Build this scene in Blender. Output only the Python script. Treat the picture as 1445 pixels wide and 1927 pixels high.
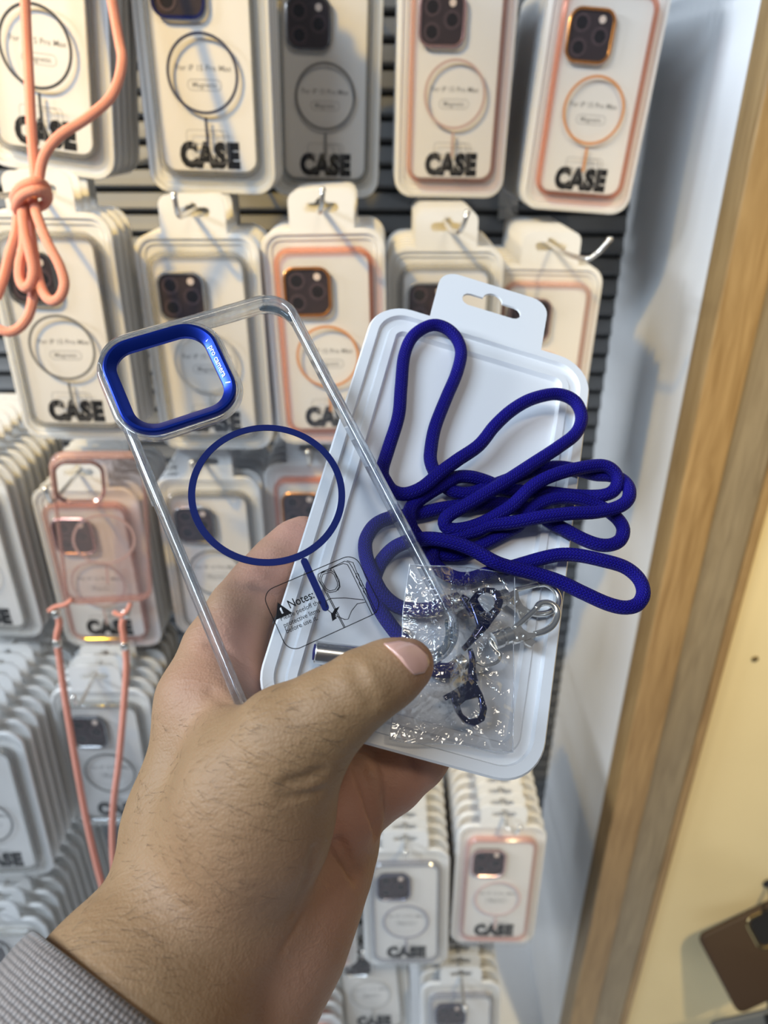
import bpy, math, random
import numpy as np
from mathutils import Vector, Matrix
from mathutils.geometry import tessellate_polygon

for o in list(bpy.data.objects):
    bpy.data.objects.remove(o)
random.seed(7)
rng = np.random.default_rng(11)
scene = bpy.context.scene
COL = scene.collection

# ------------------------------------------------------------------ camera, world, light, exposure
FPX, CX, CY = 1400.0, 722.5, 963.5
PITCH = math.radians(28.0)
CAM = Vector((0.0, 0.0, 1.55))
RIGHT = Vector((1, 0, 0))
FWD = Vector((0, math.cos(PITCH), -math.sin(PITCH)))
UP = Vector((0, math.sin(PITCH), math.cos(PITCH)))

cam_d = bpy.data.cameras.new('camera')
cam = bpy.data.objects.new('camera', cam_d)
COL.objects.link(cam)
cam_d.sensor_fit = 'VERTICAL'
cam_d.sensor_height = 36.0
cam_d.sensor_width = 27.0
cam_d.lens = FPX / 1927.0 * 36.0
cam_d.clip_start = 0.01
cam_d.dof.use_dof = True
cam_d.dof.focus_distance = 0.275
cam_d.dof.aperture_fstop = 9.5
cam.location = CAM
cam.rotation_euler = (math.radians(90.0) - PITCH, 0, 0)
scene.camera = cam

world = bpy.data.worlds.new('world')
scene.world = world
world.use_nodes = True
bg = world.node_tree.nodes['Background']
bg.inputs['Color'].default_value = (0.70, 0.80, 1.0, 1)
bg.inputs['Strength'].default_value = 0.10


def lamp(name, kind, loc, target, energy, color, size=0.1, spot=None, blend=0.5, size_y=None):
    d = bpy.data.lights.new(name, kind)
    d.energy = energy
    d.color = color
    if kind == 'AREA':
        d.shape = 'RECTANGLE'
        d.size = size
        d.size_y = size_y or size
    else:
        d.shadow_soft_size = size
    if kind == 'SPOT':
        d.spot_size = math.radians(spot)
        d.spot_blend = blend
    o = bpy.data.objects.new(name, d)
    COL.objects.link(o)
    o.location = loc
    o.rotation_euler = (Vector(target) - Vector(loc)).to_track_quat('-Z', 'Y').to_euler()
    return o


lamp('warm_spot_lamp', 'SPOT', (-0.85, -0.15, 2.55), (-0.22, 0.72, 1.50), 110, (1.0, 0.60, 0.03), 0.035, 34, 1.0)
lamp('warm_ceiling_lamp', 'SPOT', (0.60, -0.40, 2.55), (0.62, 0.70, 1.05), 145, (1.0, 0.79, 0.44), 0.05, 46, 0.9)
lamp('cool_ceiling_panel', 'AREA', (-0.90, -0.50, 2.60), (0.10, 0.60, 1.45), 27, (0.66, 0.82, 1.0), 0.9, size_y=0.25)
lamp('side_panel_fill', 'AREA', (-2.60, 0.10, 2.50), (0.30, 0.80, 1.2), 88, (0.84, 0.92, 1.0), 1.2, size_y=0.3)  # added fill light, no known fixture: brightens the white side panel from the left
lamp('front_fill', 'AREA', (0.30, -0.60, 2.62), (0.05, 0.40, 1.3), 4.5, (1.0, 0.88, 0.70), 0.45, size_y=0.15)  # added soft fill from behind the camera: lifts hand shadows, gives the bag glints

vs = scene.view_settings
vs.view_transform = 'Standard'
vs.look = 'None'
vs.gamma = 1.0
vs.exposure = 0.0
vs.use_curve_mapping = False
scene.cycles.transparent_max_bounces = 40
scene.cycles.max_bounces = 10
scene.cycles.transmission_bounces = 8
scene.cycles.caustics_reflective = False
scene.cycles.caustics_refractive = False

# ------------------------------------------------------------------ helpers


def ray(px, py):
    return RIGHT * ((px - CX) / FPX) - UP * ((py - CY) / FPX) + FWD


def P(px, py, z):
    return CAM + ray(px, py) * z


def c2w(v):
    """camera space (x right, y down, z forward) to world"""
    return CAM + RIGHT * float(v[0]) - UP * float(v[1]) + FWD * float(v[2])


def rodr(r):
    r = np.array(r, float)
    th = np.linalg.norm(r)
    k = r / th
    K = np.array([[0, -k[2], k[1]], [k[2], 0, -k[0]], [-k[1], k[0], 0]])
    return np.eye(3) + math.sin(th) * K + (1 - math.cos(th)) * K @ K


def dirw(v):
    return RIGHT * float(v[0]) - UP * float(v[1]) + FWD * float(v[2])


def frame(r, t):
    """fitted pose -> world matrix, local x right, y up, z to the viewer"""
    R = rodr(r)
    x, y, z = dirw(R[:, 0]), -dirw(R[:, 1]), -dirw(R[:, 2])
    m = Matrix((x, y, z)).transposed().to_4x4()
    m.translation = c2w(t)
    return m


TRAY = frame((-0.4688, -0.1187, 0.2645), (0.0256, -0.0005, 0.2998))
CASE = frame((-0.371, -0.2309, -0.4206), (-0.0409, -0.0094, 0.2708))


def on_plane(M, px, py, h=0.0):
    """world point where the sight line meets local plane z=h of M"""
    n = M.col[2].to_3d()
    o = M.translation + n * h
    d = ray(px, py)
    t = (o - CAM).dot(n) / d.dot(n)
    return CAM + d * t


def loc_of(M, px, py, h=0.0):
    return M.inverted() @ on_plane(M, px, py, h)


def mesh_obj(name, verts, faces, mat, parent=None, smooth=False, matrix=None, uvs=None):
    me = bpy.data.meshes.new(name)
    me.from_pydata([tuple(v) for v in verts], [], [tuple(f) for f in faces])
    me.validate(verbose=False)
    me.update()
    if smooth:
        me.polygons.foreach_set('use_smooth', [True] * len(me.polygons))
    if uvs is not None:
        uvl = me.uv_layers.new(name='UVMap')
        li = np.zeros(len(me.loops), dtype=np.int32)
        me.loops.foreach_get('vertex_index', li)
        uvl.data.foreach_set('uv', np.asarray(uvs, dtype=np.float32)[li].ravel())
    me.materials.append(mat)
    return link(name, me, parent, matrix)


def link(name, me, parent=None, matrix=None):
    o = bpy.data.objects.new(name, me)
    COL.objects.link(o)
    if parent is not None:
        o.parent = parent
    if matrix is not None:
        o.matrix_local = matrix
    return o


def autosmooth(o, ang=35):
    me = o.data
    me.polygons.foreach_set('use_smooth', [True] * len(me.polygons))
    try:
        me.set_sharp_from_angle(angle=math.radians(ang))
    except Exception:
        pass
    return o


def empty(name, matrix):
    o = bpy.data.objects.new(name, None)
    o.empty_display_size = 0.02
    COL.objects.link(o)
    o.matrix_world = matrix
    return o


def tag(o, label=None, cat=None, group=None, kind=None):
    if label:
        o['label'] = label
    if cat:
        o['category'] = cat
    if group:
        o['group'] = group
    if kind:
        o['kind'] = kind
    return o


class MB:
    """collects pieces into one mesh"""

    def __init__(self):
        self.v, self.f, self.uv = [], [], []

    def add(self, vf, M=None, uv=None):
        v, f = vf[0], vf[1]
        b = len(self.v)
        self.v += [tuple(M @ Vector(p)) if M is not None else tuple(p) for p in v]
        self.f += [tuple(i + b for i in q) for q in f]
        self.uv += list(uv) if uv is not None else [(0, 0)] * len(v)
        return self

    def build(self, name, mat, parent=None, smooth=False, matrix=None, uv=False):
        return mesh_obj(name, self.v, self.f, mat, parent, smooth, matrix, self.uv if uv else None)


def rrect(w, h, r, n=6, cx=0.0, cy=0.0):
    """counter-clockwise rounded rectangle"""
    r = max(min(r, w / 2 - 1e-5, h / 2 - 1e-5), 1e-5)
    out = []
    for (sx, sy, a0) in ((1, 1, 0), (-1, 1, 90), (-1, -1, 180), (1, -1, 270)):
        ox, oy = cx + sx * (w / 2 - r), cy + sy * (h / 2 - r)
        for i in range(n + 1):
            a = math.radians(a0 + 90 * i / n)
            out.append((ox + r * math.cos(a), oy + r * math.sin(a)))
    return out


def circle(r, n=48, cx=0.0, cy=0.0):
    return [(cx + r * math.cos(2 * math.pi * i / n), cy + r * math.sin(2 * math.pi * i / n)) for i in range(n)]


def plate(loops, z0, z1):
    """solid plate from an outer loop and hole loops, between z0 and z1"""
    L = [[Vector((x, y, 0)) for x, y in lp] for lp in loops]
    tris = tessellate_polygon(L)
    pts = [p for lp in loops for p in lp]
    n = len(pts)
    v = [(x, y, z1) for x, y in pts] + [(x, y, z0) for x, y in pts]
    f = []
    for t in tris:
        a, b, c = t
        ar = (pts[b][0] - pts[a][0]) * (pts[c][1] - pts[a][1]) - (pts[b][1] - pts[a][1]) * (pts[c][0] - pts[a][0])
        if ar < 0:
            a, c = c, a
        f.append((a, b, c))
        f.append((c + n, b + n, a + n))
    k = 0
    for j, lp in enumerate(loops):
        m = len(lp)
        sa = sum(lp[i][0] * lp[(i + 1) % m][1] - lp[(i + 1) % m][0] * lp[i][1] for i in range(m))
        outer = (sa > 0) == (j == 0)
        for i in range(m):
            a, b = k + i, k + (i + 1) % m
            f.append((a, a + n, b + n, b) if outer else (b, b + n, a + n, a))
        k += m
    return v, f


def loft(rings, cap_first=False, cap_last=False, closed=False):
    """rings: list of equally long lists of 3d points"""
    m = len(rings[0])
    v = [p for r in rings for p in r]
    f = []
    K = len(rings)
    for j in range(K if closed else K - 1):
        a, b = j * m, ((j + 1) % K) * m
        for i in range(m):
            i2 = (i + 1) % m
            f.append((a + i, a + i2, b + i2, b + i))
    if cap_first:
        f.append(tuple(range(m - 1, -1, -1)))
    if cap_last:
        f.append(tuple((K - 1) * m + i for i in range(m)))
    return v, f


def ring3(w, h, r, inset, z, n=6, cy=0.0):
    return [(x, y, z) for x, y in rrect(w - 2 * inset, h - 2 * inset, r - inset, n, 0, cy)]


def box(x0, x1, y0, y1, z0, z1):
    v = [(x0, y0, z0), (x1, y0, z0), (x1, y1, z0), (x0, y1, z0), (x0, y0, z1), (x1, y0, z1), (x1, y1, z1), (x0, y1, z1)]
    f = [(3, 2, 1, 0), (4, 5, 6, 7), (0, 1, 5, 4), (1, 2, 6, 5), (2, 3, 7, 6), (3, 0, 4, 7)]
    return v, f


def catmull(pts, step):
    """points (n,k) -> smooth curve evenly sampled on the first 3 columns"""
    p = np.array(pts, float)
    p = np.vstack([2 * p[0] - p[1], p, 2 * p[-1] - p[-2]])
    out = []
    for i in range(1, len(p) - 2):
        t = np.linspace(0, 1, 24, endpoint=False)[:, None]
        a, b, c, d = p[i - 1], p[i], p[i + 1], p[i + 2]
        out.append(0.5 * ((2 * b) + (-a + c) * t + (2 * a - 5 * b + 4 * c - d) * t ** 2 + (-a + 3 * b - 3 * c + d) * t ** 3))
    out.append(p[-2][None])
    q = np.vstack(out)
    s = np.concatenate([[0], np.cumsum(np.linalg.norm(np.diff(q[:, :3], axis=0), axis=1))])
    n = max(2, int(s[-1] / step))
    u = np.linspace(0, s[-1], n + 1)
    return np.stack([np.interp(u, s, q[:, k]) for k in range(q.shape[1])], 1), u


def tube(path, rad, nseg=12, caps=True, uvscale=None):
    """path (n,3) array; rad number or array"""
    path = np.asarray(path, float)
    n = len(path)
    rad = np.broadcast_to(np.asarray(rad, float), (n,))
    T = np.gradient(path, axis=0)
    T /= np.linalg.norm(T, axis=1)[:, None] + 1e-12
    a = np.array([0, 0, 1.0]) if abs(T[0][2]) < 0.9 else np.array([1.0, 0, 0])
    N = np.cross(T[0], a)
    N /= np.linalg.norm(N)
    v, uv = [], []
    s = 0.0
    m = nseg + 1 if uvscale else nseg
    for i in range(n):
        if i:
            s += np.linalg.norm(path[i] - path[i - 1])
        N = N - T[i] * N.dot(T[i])
        N /= np.linalg.norm(N) + 1e-12
        B = np.cross(T[i], N)
        for k in range(m):
            an = 2 * math.pi * k / nseg
            v.append(tuple(path[i] + rad[i] * (math.cos(an) * N + math.sin(an) * B)))
            uv.append((k / nseg, s * uvscale if uvscale else 0))
    f = []
    for i in range(n - 1):
        for k in range(nseg):
            k2 = k + 1 if uvscale else (k + 1) % nseg
            f.append((i * m + k, i * m + k2, (i + 1) * m + k2, (i + 1) * m + k))
    if caps:
        f.append(tuple(range(nseg - 1, -1, -1)))
        f.append(tuple((n - 1) * m + k for k in range(nseg)))
    return v, f, uv


def lathe(prof, n=20):
    """profile [(radius, z)] about z"""
    rings = [[(r * math.cos(2 * math.pi * i / n), r * math.sin(2 * math.pi * i / n), z) for i in range(n)] for r, z in prof]
    return loft(rings, True, True)


def align(p, d):
    """matrix with z along d at p"""
    q = Vector(d).to_track_quat('Z', 'Y').to_matrix().to_4x4()
    q.translation = Vector(p)
    return q


_txt = {}


def text_geo(s, height, depth=0.0, bold=0.0, sx=1.0, spacing=1.0):
    key = (s, bold, spacing)
    if key not in _txt:
        cu = bpy.data.curves.new('txt', 'FONT')
        cu.body = s
        cu.align_x = 'CENTER'
        cu.align_y = 'CENTER'
        cu.offset = bold
        cu.space_character = spacing
        cu.resolution_u = 3
        ob = bpy.data.objects.new('txt', cu)
        COL.objects.link(ob)
        dg = bpy.context.evaluated_depsgraph_get()
        me = bpy.data.meshes.new_from_object(ob.evaluated_get(dg))
        v = [tuple(x.co) for x in me.vertices]
        f = [tuple(p.vertices) for p in me.polygons]
        bpy.data.objects.remove(ob)
        bpy.data.meshes.remove(me)
        _txt[key] = (v, f)
    v, f = _txt[key]
    k = height / 0.70
    return [(x * k * sx, y * k, 0.0) for x, y, z in v], f


def ribbon(pts, w, z=0.0, closed=False):
    """flat line of width w along 2d points"""
    p = np.array(pts, float)
    n = len(p)
    v, f = [], []
    for i in range(n):
        a = p[(i - 1) % n] if (closed or i) else p[0]
        b = p[(i + 1) % n] if (closed or i < n - 1) else p[-1]
        t = b - a
        t /= np.linalg.norm(t) + 1e-12
        nn = np.array([-t[1], t[0]]) * w / 2
        v += [(p[i][0] + nn[0], p[i][1] + nn[1], z), (p[i][0] - nn[0], p[i][1] - nn[1], z)]
    for i in range(n if closed else n - 1):
        j = (i + 1) % n
        f.append((2 * i, 2 * i + 1, 2 * j + 1, 2 * j))
    return v, f


# ------------------------------------------------------------------ materials
def nodes(name):
    m = bpy.data.materials.new(name)
    m.use_nodes = True
    nt = m.node_tree
    return m, nt, nt.nodes['Principled BSDF'], nt.nodes['Material Output']


def plain(name, col, rough=0.5, metal=0.0, spec=0.5, noise=0.0, nscale=60.0, bump=0.0, coat=0.0):
    m, nt, b, out = nodes(name)
    b.inputs['Base Color'].default_value = (*col, 1)
    b.inputs['Roughness'].default_value = rough
    b.inputs['Metallic'].default_value = metal
    b.inputs['Specular IOR Level'].default_value = spec
    b.inputs['Coat Weight'].default_value = coat
    if noise or bump:
        tc = nt.nodes.new('ShaderNodeTexCoord')
        nz = nt.nodes.new('ShaderNodeTexNoise')
        nz.inputs['Scale'].default_value = nscale
        nz.inputs['Detail'].default_value = 4
        nt.links.new(tc.outputs['Object'], nz.inputs['Vector'])
        if noise:
            mx = nt.nodes.new('ShaderNodeMix')
            mx.data_type = 'RGBA'
            mx.inputs[6].default_value = (*[max(0, c * (1 - noise)) for c in col], 1)
            mx.inputs[7].default_value = (*[min(1, c * (1 + noise)) for c in col], 1)
            nt.links.new(nz.outputs['Fac'], mx.inputs[0])
            nt.links.new(mx.outputs[2], b.inputs['Base Color'])
        if bump:
            bp = nt.nodes.new('ShaderNodeBump')
            bp.inputs['Strength'].default_value = bump
            bp.inputs['Distance'].default_value = 0.001
            nt.links.new(nz.outputs['Fac'], bp.inputs['Height'])
            nt.links.new(bp.outputs['Normal'], b.inputs['Normal'])
    return m


def clear(name, tint=(1, 1, 1), rough=0.05, f0=0.04, haze=0.0, hazecol=(1, 1, 1), glass=0.0, ior=1.35, bumpscale=0, bump=0.0, grazing=0.8):
    """thin clear plastic: passes light straight, reflects more at grazing angles"""
    m, nt, b, out = nodes(name)
    nt.nodes.remove(b)
    N, L = nt.nodes, nt.links
    tr = N.new('ShaderNodeBsdfTransparent')
    tr.inputs['Color'].default_value = (*tint, 1)
    gl = N.new('ShaderNodeBsdfGlossy')
    gl.inputs['Roughness'].default_value = rough
    lw = N.new('ShaderNodeLayerWeight')
    lw.inputs['Blend'].default_value = 0.5
    pw = N.new('ShaderNodeMath')
    pw.operation = 'POWER'
    pw.inputs[1].default_value = 4.0
    ml = N.new('ShaderNodeMath')
    ml.operation = 'MULTIPLY_ADD'
    ml.inputs[1].default_value = grazing
    ml.inputs[2].default_value = f0
    L.new(lw.outputs['Facing'], pw.inputs[0])
    L.new(pw.outputs[0], ml.inputs[0])
    base = tr.outputs[0]
    if glass > 0:
        g = N.new('ShaderNodeBsdfGlass')
        g.inputs['Color'].default_value = (*tint, 1)
        g.inputs['IOR'].default_value = ior
        g.inputs['Roughness'].default_value = 0.02
        mg = N.new('ShaderNodeMixShader')
        mg.inputs[0].default_value = glass
        L.new(base, mg.inputs[1])
        L.new(g.outputs[0], mg.inputs[2])
        base = mg.outputs[0]
    if haze > 0:
        df = N.new('ShaderNodeBsdfDiffuse')
        df.inputs['Color'].default_value = (*hazecol, 1)
        mh = N.new('ShaderNodeMixShader')
        mh.inputs[0].default_value = haze
        L.new(base, mh.inputs[1])
        L.new(df.outputs[0], mh.inputs[2])
        base = mh.outputs[0]
    mx = N.new('ShaderNodeMixShader')
    L.new(ml.outputs[0], mx.inputs[0])
    L.new(base, mx.inputs[1])
    L.new(gl.outputs[0], mx.inputs[2])
    L.new(mx.outputs[0], out.inputs['Surface'])
    if bump:
        tc = N.new('ShaderNodeTexCoord')
        nz = N.new('ShaderNodeTexNoise')
        nz.inputs['Scale'].default_value = bumpscale
        nz.inputs['Detail'].default_value = 3
        L.new(tc.outputs['Object'], nz.inputs['Vector'])
        bp = N.new('ShaderNodeBump')
        bp.inputs['Strength'].default_value = bump
        bp.inputs['Distance'].default_value = 0.002
        L.new(nz.outputs['Fac'], bp.inputs['Height'])
        L.new(bp.outputs['Normal'], gl.inputs['Normal'])
    return m


M_WHITE = plain('white_plastic', (0.80, 0.80, 0.79), 0.38, spec=0.5)
M_TRAYW = plain('satin_white_plastic', (0.82, 0.83, 0.85), 0.30, spec=0.5)
M_CARD = plain('printed_card', (0.78, 0.76, 0.74), 0.55, noise=0.03, nscale=900)
M_BLACKINK = plain('black_ink', (0.010, 0.010, 0.012), 0.75, spec=0.1)
M_GREYINK = plain('grey_ink', (0.22, 0.21, 0.21), 0.6)
M_CHROME = plain('chrome', (0.80, 0.78, 0.74), 0.22, 0.92)
M_STEEL = plain('brushed_steel', (0.75, 0.75, 0.74), 0.24, 1.0, noise=0.12, nscale=300)
M_WALLMETAL = plain('grey_slat_metal', (0.095, 0.097, 0.10), 0.45, 0.0, noise=0.15, nscale=25)
M_DARK = plain('dark_gap', (0.02, 0.02, 0.02), 0.8)
M_LENS = plain('camera_print', (0.035, 0.024, 0.030), 0.28)
M_LENSRING = plain('lens_ring_print', (0.075, 0.05, 0.06), 0.3)
M_LENSGLASS = plain('lens_glass_print', (0.012, 0.01, 0.014), 0.2)
M_FLASH = plain('flash_print', (0.75, 0.62, 0.55), 0.4)
M_CLEAR = clear('clear_blister', (0.985, 0.985, 0.98), 0.12, 0.045, 0.012, grazing=0.6)
M_BAG = clear('cellophane', (0.985, 0.985, 0.99), 0.06, 0.13, 0.012, grazing=0.85)
M_CASECLEAR = clear('clear_case_back', (0.975, 0.978, 0.982), 0.02, 0.035, 0.012, hazecol=(.8, .85, 1), grazing=0.7)
M_BUMPER = clear('clear_case_bumper', (0.93, 0.95, 0.97), 0.05, 0.06, 0.025, hazecol=(.75, .82, .92), glass=0.5, ior=1.42, grazing=0.85)
M_NAVYRING = plain('navy_print', (0.008, 0.015, 0.095), 0.5, spec=0.08)
M_BLUEANOD = plain('blue_anodised', (0.010, 0.034, 0.32), 0.34, 0.85)
M_BLUECLIP = plain('blue_enamel_metal', (0.030, 0.040, 0.14), 0.12, 0.9, coat=1.0)
M_WHITEINK = plain('white_ink', (0.85, 0.87, 0.9), 0.5)


def cord_mat(name, c1, c2):
    m, nt, b, out = nodes(name)
    N, L = nt.nodes, nt.links
    uv = N.new('ShaderNodeUVMap')
    sx = N.new('ShaderNodeSeparateXYZ')
    L.new(uv.outputs['UV'], sx.inputs[0])

    def mth(op, a, bb, c=None):
        n = N.new('ShaderNodeMath')
        n.operation = op
        for i, x in enumerate((a, bb, c)):
            if x is None:
                continue
            if isinstance(x, (int, float)):
                n.inputs[i].default_value = x
            else:
                L.new(x, n.inputs[i])
        return n.outputs[0]
    # braid: columns of slanted stitches, neighbouring columns slant the other way
    ucol = mth('MULTIPLY', sx.outputs['X'], 22.0)
    tri = mth('PINGPONG', ucol, 1.0)
    along = mth('MULTIPLY_ADD', tri, 0.9, sx.outputs['Y'])
    st = mth('SINE', mth('MULTIPLY', along, 2 * math.pi), 0.0)
    colr = mth('ABSOLUTE', mth('SINE', mth('MULTIPLY', ucol, math.pi), 0.0), 0.0)
    h = mth('MULTIPLY', mth('MULTIPLY_ADD', st, 0.5, 0.5), mth('POWER', colr, 0.5))
    bp = N.new('ShaderNodeBump')
    bp.inputs['Strength'].default_value = 0.9
    bp.inputs['Distance'].default_value = 0.00035
    L.new(h, bp.inputs['Height'])
    L.new(bp.outputs['Normal'], b.inputs['Normal'])
    mx = N.new('ShaderNodeMix')
    mx.data_type = 'RGBA'
    mx.inputs[6].default_value = (*c1, 1)
    mx.inputs[7].default_value = (*c2, 1)
    L.new(h, mx.inputs[0])
    L.new(mx.outputs[2], b.inputs['Base Color'])
    b.inputs['Roughness'].default_value = 0.6
    b.inputs['Specular IOR Level'].default_value = 0.18
    return m


M_CORD = cord_mat('blue_braid', (0.004, 0.002, 0.11), (0.010, 0.006, 0.31))
M_PINKCORD = cord_mat('coral_braid', (0.74, 0.28, 0.20), (0.92, 0.44, 0.34))


def wood_mat(name, c1, c2, scale=18):
    m, nt, b, out = nodes(name)
    N, L = nt.nodes, nt.links
    tc = N.new('ShaderNodeTexCoord')
    mp = N.new('ShaderNodeMapping')
    mp.inputs['Scale'].default_value = (scale * 3, scale * 3, scale * 0.25)
    L.new(tc.outputs['Object'], mp.inputs[0])
    nz = N.new('ShaderNodeTexNoise')
    nz.inputs['Scale'].default_value = 2.0
    nz.inputs['Detail'].default_value = 6
    nz.inputs['Distortion'].default_value = 1.2
    L.new(mp.outputs[0], nz.inputs['Vector'])
    cr = N.new('ShaderNodeValToRGB')
    cr.color_ramp.elements[0].position = 0.3
    cr.color_ramp.elements[1].position = 0.75
    cr.color_ramp.elements[0].color = (*c1, 1)
    cr.color_ramp.elements[1].color = (*c2, 1)
    L.new(nz.outputs['Fac'], cr.inputs[0])
    L.new(cr.outputs[0], b.inputs['Base Color'])
    b.inputs['Roughness'].default_value = 0.42
    return m


M_WOOD = wood_mat('golden_wood', (0.24, 0.145, 0.055), (0.38, 0.25, 0.11))
M_WOOD2 = wood_mat('grey_wood', (0.20, 0.155, 0.095), (0.31, 0.25, 0.16))
M_PANEL = plain('white_marble_laminate', (0.86, 0.87, 0.88), 0.35, noise=0.10, nscale=7)
M_CREAM = plain('cream_paint', (0.76, 0.63, 0.36), 0.55, noise=0.05, nscale=9)
M_BROWN = plain('brown_leather', (0.042, 0.022, 0.009), 0.6, noise=0.1, nscale=200, bump=0.2)
M_GOLD = plain('gold_metal', (0.75, 0.58, 0.28), 0.2, 1.0)
M_BLACKPL = plain('black_strap', (0.012, 0.012, 0.013), 0.45)
M_GREYPL = plain('slate_grey_plastic', (0.09, 0.10, 0.11), 0.5)
M_LIME = plain('lime_plastic', (0.38, 0.75, 0.02), 0.5)

# ------------------------------------------------------------------ the setting
WALL_Y = 1.0
PX = 0.305          # inner face of the side panel
PF = 0.683          # front of the side panel
fl = MB().add(box(-1.3, 1.4, -1.6, 1.05, -0.03, 0.0)).build('floor', M_PANEL)
tag(fl, 'pale shop floor below the display wall', kind='structure')
wall = MB().add(box(-1.3, PX + 0.02, WALL_Y + 0.012, WALL_Y + 0.03, 0.0, 2.2)).build('wall_back', M_DARK)
tag(wall, 'dark backing wall behind the grey slats', kind='structure')
slat_prof = [(0.0, 0.0), (-0.006, 0.0035), (-0.0075, 0.006), (-0.004, 0.0135), (-0.0005, 0.0225), (0.003, 0.0225), (0.003, 0.0)]
vv = [(-1.3, y, z) for y, z in slat_prof] + [(PX, y, z) for y, z in slat_prof]
k = len(slat_prof)
ff = [(i, (i + 1) % k, k + (i + 1) % k, k + i) for i in range(k)] + [tuple(range(k - 1, -1, -1)), tuple(range(k, 2 * k))]
slat_me = None
for i in range(72):
    z = 1.86 - i * 0.026
    if slat_me is None:
        o = mesh_obj('slat', vv, ff, M_WALLMETAL, wall)
        slat_me = o.data
    else:
        o = link('slat', slat_me, wall)
    o.location = (0, WALL_Y, z)

panel = MB().add(box(PX, PX + 0.016, PF + 0.006, WALL_Y + 0.02, 0.0, 2.2)).build('wall_right', M_PANEL)
tag(panel, 'white marbled side panel beside the hooks', kind='structure')


def board(name, x0, x1, y0, y1, mat, bev=0.003):
    pts = rrect(x1 - x0, y1 - y0, bev, 3, (x0 + x1) / 2, (y0 + y1) / 2)
    v, f = plate([pts], 0.0, 2.2)
    o = mesh_obj(name, v, f, mat)
    autosmooth(o)
    return o


tag(board('trim_1', 0.2985, 0.338, PF - 0.012, PF + 0.03, M_WOOD), 'golden wooden upright board edging the white panel', kind='structure')
tag(board('trim_2', 0.3385, 0.385, PF - 0.004, PF + 0.03, M_WOOD2), 'greyish wooden upright board beside the golden one', kind='structure')
tag(board('trim_3', 0.3855, 0.398, PF - 0.002, PF + 0.03, M_WOOD), 'narrow golden wood strip next to the cream wall', kind='structure')
cw = MB().add(box(0.398, 1.4, PF + 0.012, PF + 0.03, 0.0, 2.2)).build('wall_front', M_CREAM)
tag(cw, 'cream painted wall right of the wooden boards', kind='structure')

# ------------------------------------------------------------------ package meshes
PW, PH, PR = 0.105, 0.193, 0.017
RINGY = -0.0095


def slot_loop(cy):
    pts = []
    w, h = 0.0145, 0.0036
    for i in range(7):
        a = math.radians(-90 + 30 * i)
        pts.append((w - h + h * math.cos(a), cy + h * math.sin(a)))
    for i in range(9):
        a = math.radians(0 + 22.5 * i)
        pts.append((0.0048 * math.cos(a), cy + h + 0.0042 * math.sin(a)))
    for i in range(7):
        a = math.radians(90 + 30 * i)
        pts.append((-w + h + h * math.cos(a), cy + h * math.sin(a)))
    return pts


def tab_geo(z0=-0.0011, z1=-0.0001):
    w, t, b, r = 0.054, PH / 2 + 0.0295, PH / 2 - 0.003, 0.0085
    pts = [(-w / 2, b), (w / 2, b)]
    for (cx, a0) in ((w / 2 - r, 0), (-w / 2 + r, 90)):
        for i in range(7):
            a = math.radians(a0 + 15 * i)
            pts.append((cx + r * math.cos(a), t - r + r * math.sin(a)))
    return plate([pts, slot_loop(PH / 2 + 0.0165)], z0, z1)


def tray_geo(detail=6, floor=-0.0028, back=-0.005):
    prof = [(0.0012, back), (0.0, -0.0008), (0.0006, 0.0), (0.0042, 0.0), (0.0050, -0.0016), (0.0088, -0.0016), (0.0096, floor)]
    rings = [ring3(PW, PH, PR, i, z, detail) for i, z in prof]
    return loft(rings, True, True)


def proto(name, geo, mat, ang=30):
    b = MB()
    for g in (geo if isinstance(geo, list) else [geo]):
        b.add(g)
    me = bpy.data.meshes.new(name)
    me.from_pydata(b.v, [], b.f)
    me.update()
    me.polygons.foreach_set('use_smooth', [True] * len(me.polygons))
    me.set_sharp_from_angle(angle=math.radians(ang))
    me.materials.append(mat)
    return me


def shifted(g, dx=0, dy=0, dz=0, rot=0.0):
    c, s = math.cos(rot), math.sin(rot)
    return [(x * c - y * s + dx, x * s + y * c + dy, z + dz) for x, y, z in g[0]], g[1]


ME_TRAY = proto('tray', [tray_geo(), tab_geo()], M_WHITE)
ME_COVER = proto('clear_cover', loft([ring3(PW, PH, PR, 0.0052, 0.0, 6), ring3(PW, PH, PR, 0.0058, 0.0085, 6), ring3(PW, PH, PR, 0.0068, 0.0100, 6), ring3(PW, PH, PR, 0.0085, 0.0105, 6)], False, True), M_CLEAR)
ME_CARD = proto('insert_card', plate([rrect(0.0755, 0.157, 0.010)], -0.0026, 0.0050), M_CARD)
CAMX, CAMY = -0.0145, RINGY + 0.0565
ME_CAM = proto('camera_print', plate([rrect(0.037, 0.038, 0.009, 5, CAMX, CAMY)], 0.0050, 0.0080), M_LENS)
ME_LENSR = proto('lens', [plate([circle(0.0073, 24), circle(0.0052, 24)], 0, 0.0006)], M_LENSRING)
ME_LENSG = proto('lens_glass', [plate([circle(0.0050, 20)], 0, 0.0004)], M_LENSGLASS)
ME_FLASH = proto('flash', [plate([circle(0.0030, 14)], 0, 0.0005)], M_FLASH)
CASEW, CASEH = 0.0835, 0.1655


def bumper_geo(w=CASEW, h=CASEH, z0=0.0, z1=0.0090, wall=0.0036, r=0.0135, cy=0.0):
    prof = [(0.0008, z0), (0.0, z0 + 0.001), (0.0, z1 - 0.0015), (0.0012, z1), (wall - 0.0005, z1), (wall, z1 - 0.0006), (wall, z0 + 0.0004), (wall - 0.0004, z0)]
    rings = [ring3(w, h, r, i, z, 6, cy) for i, z in prof]
    return loft(rings, closed=True)


ME_FLINE = None


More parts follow.
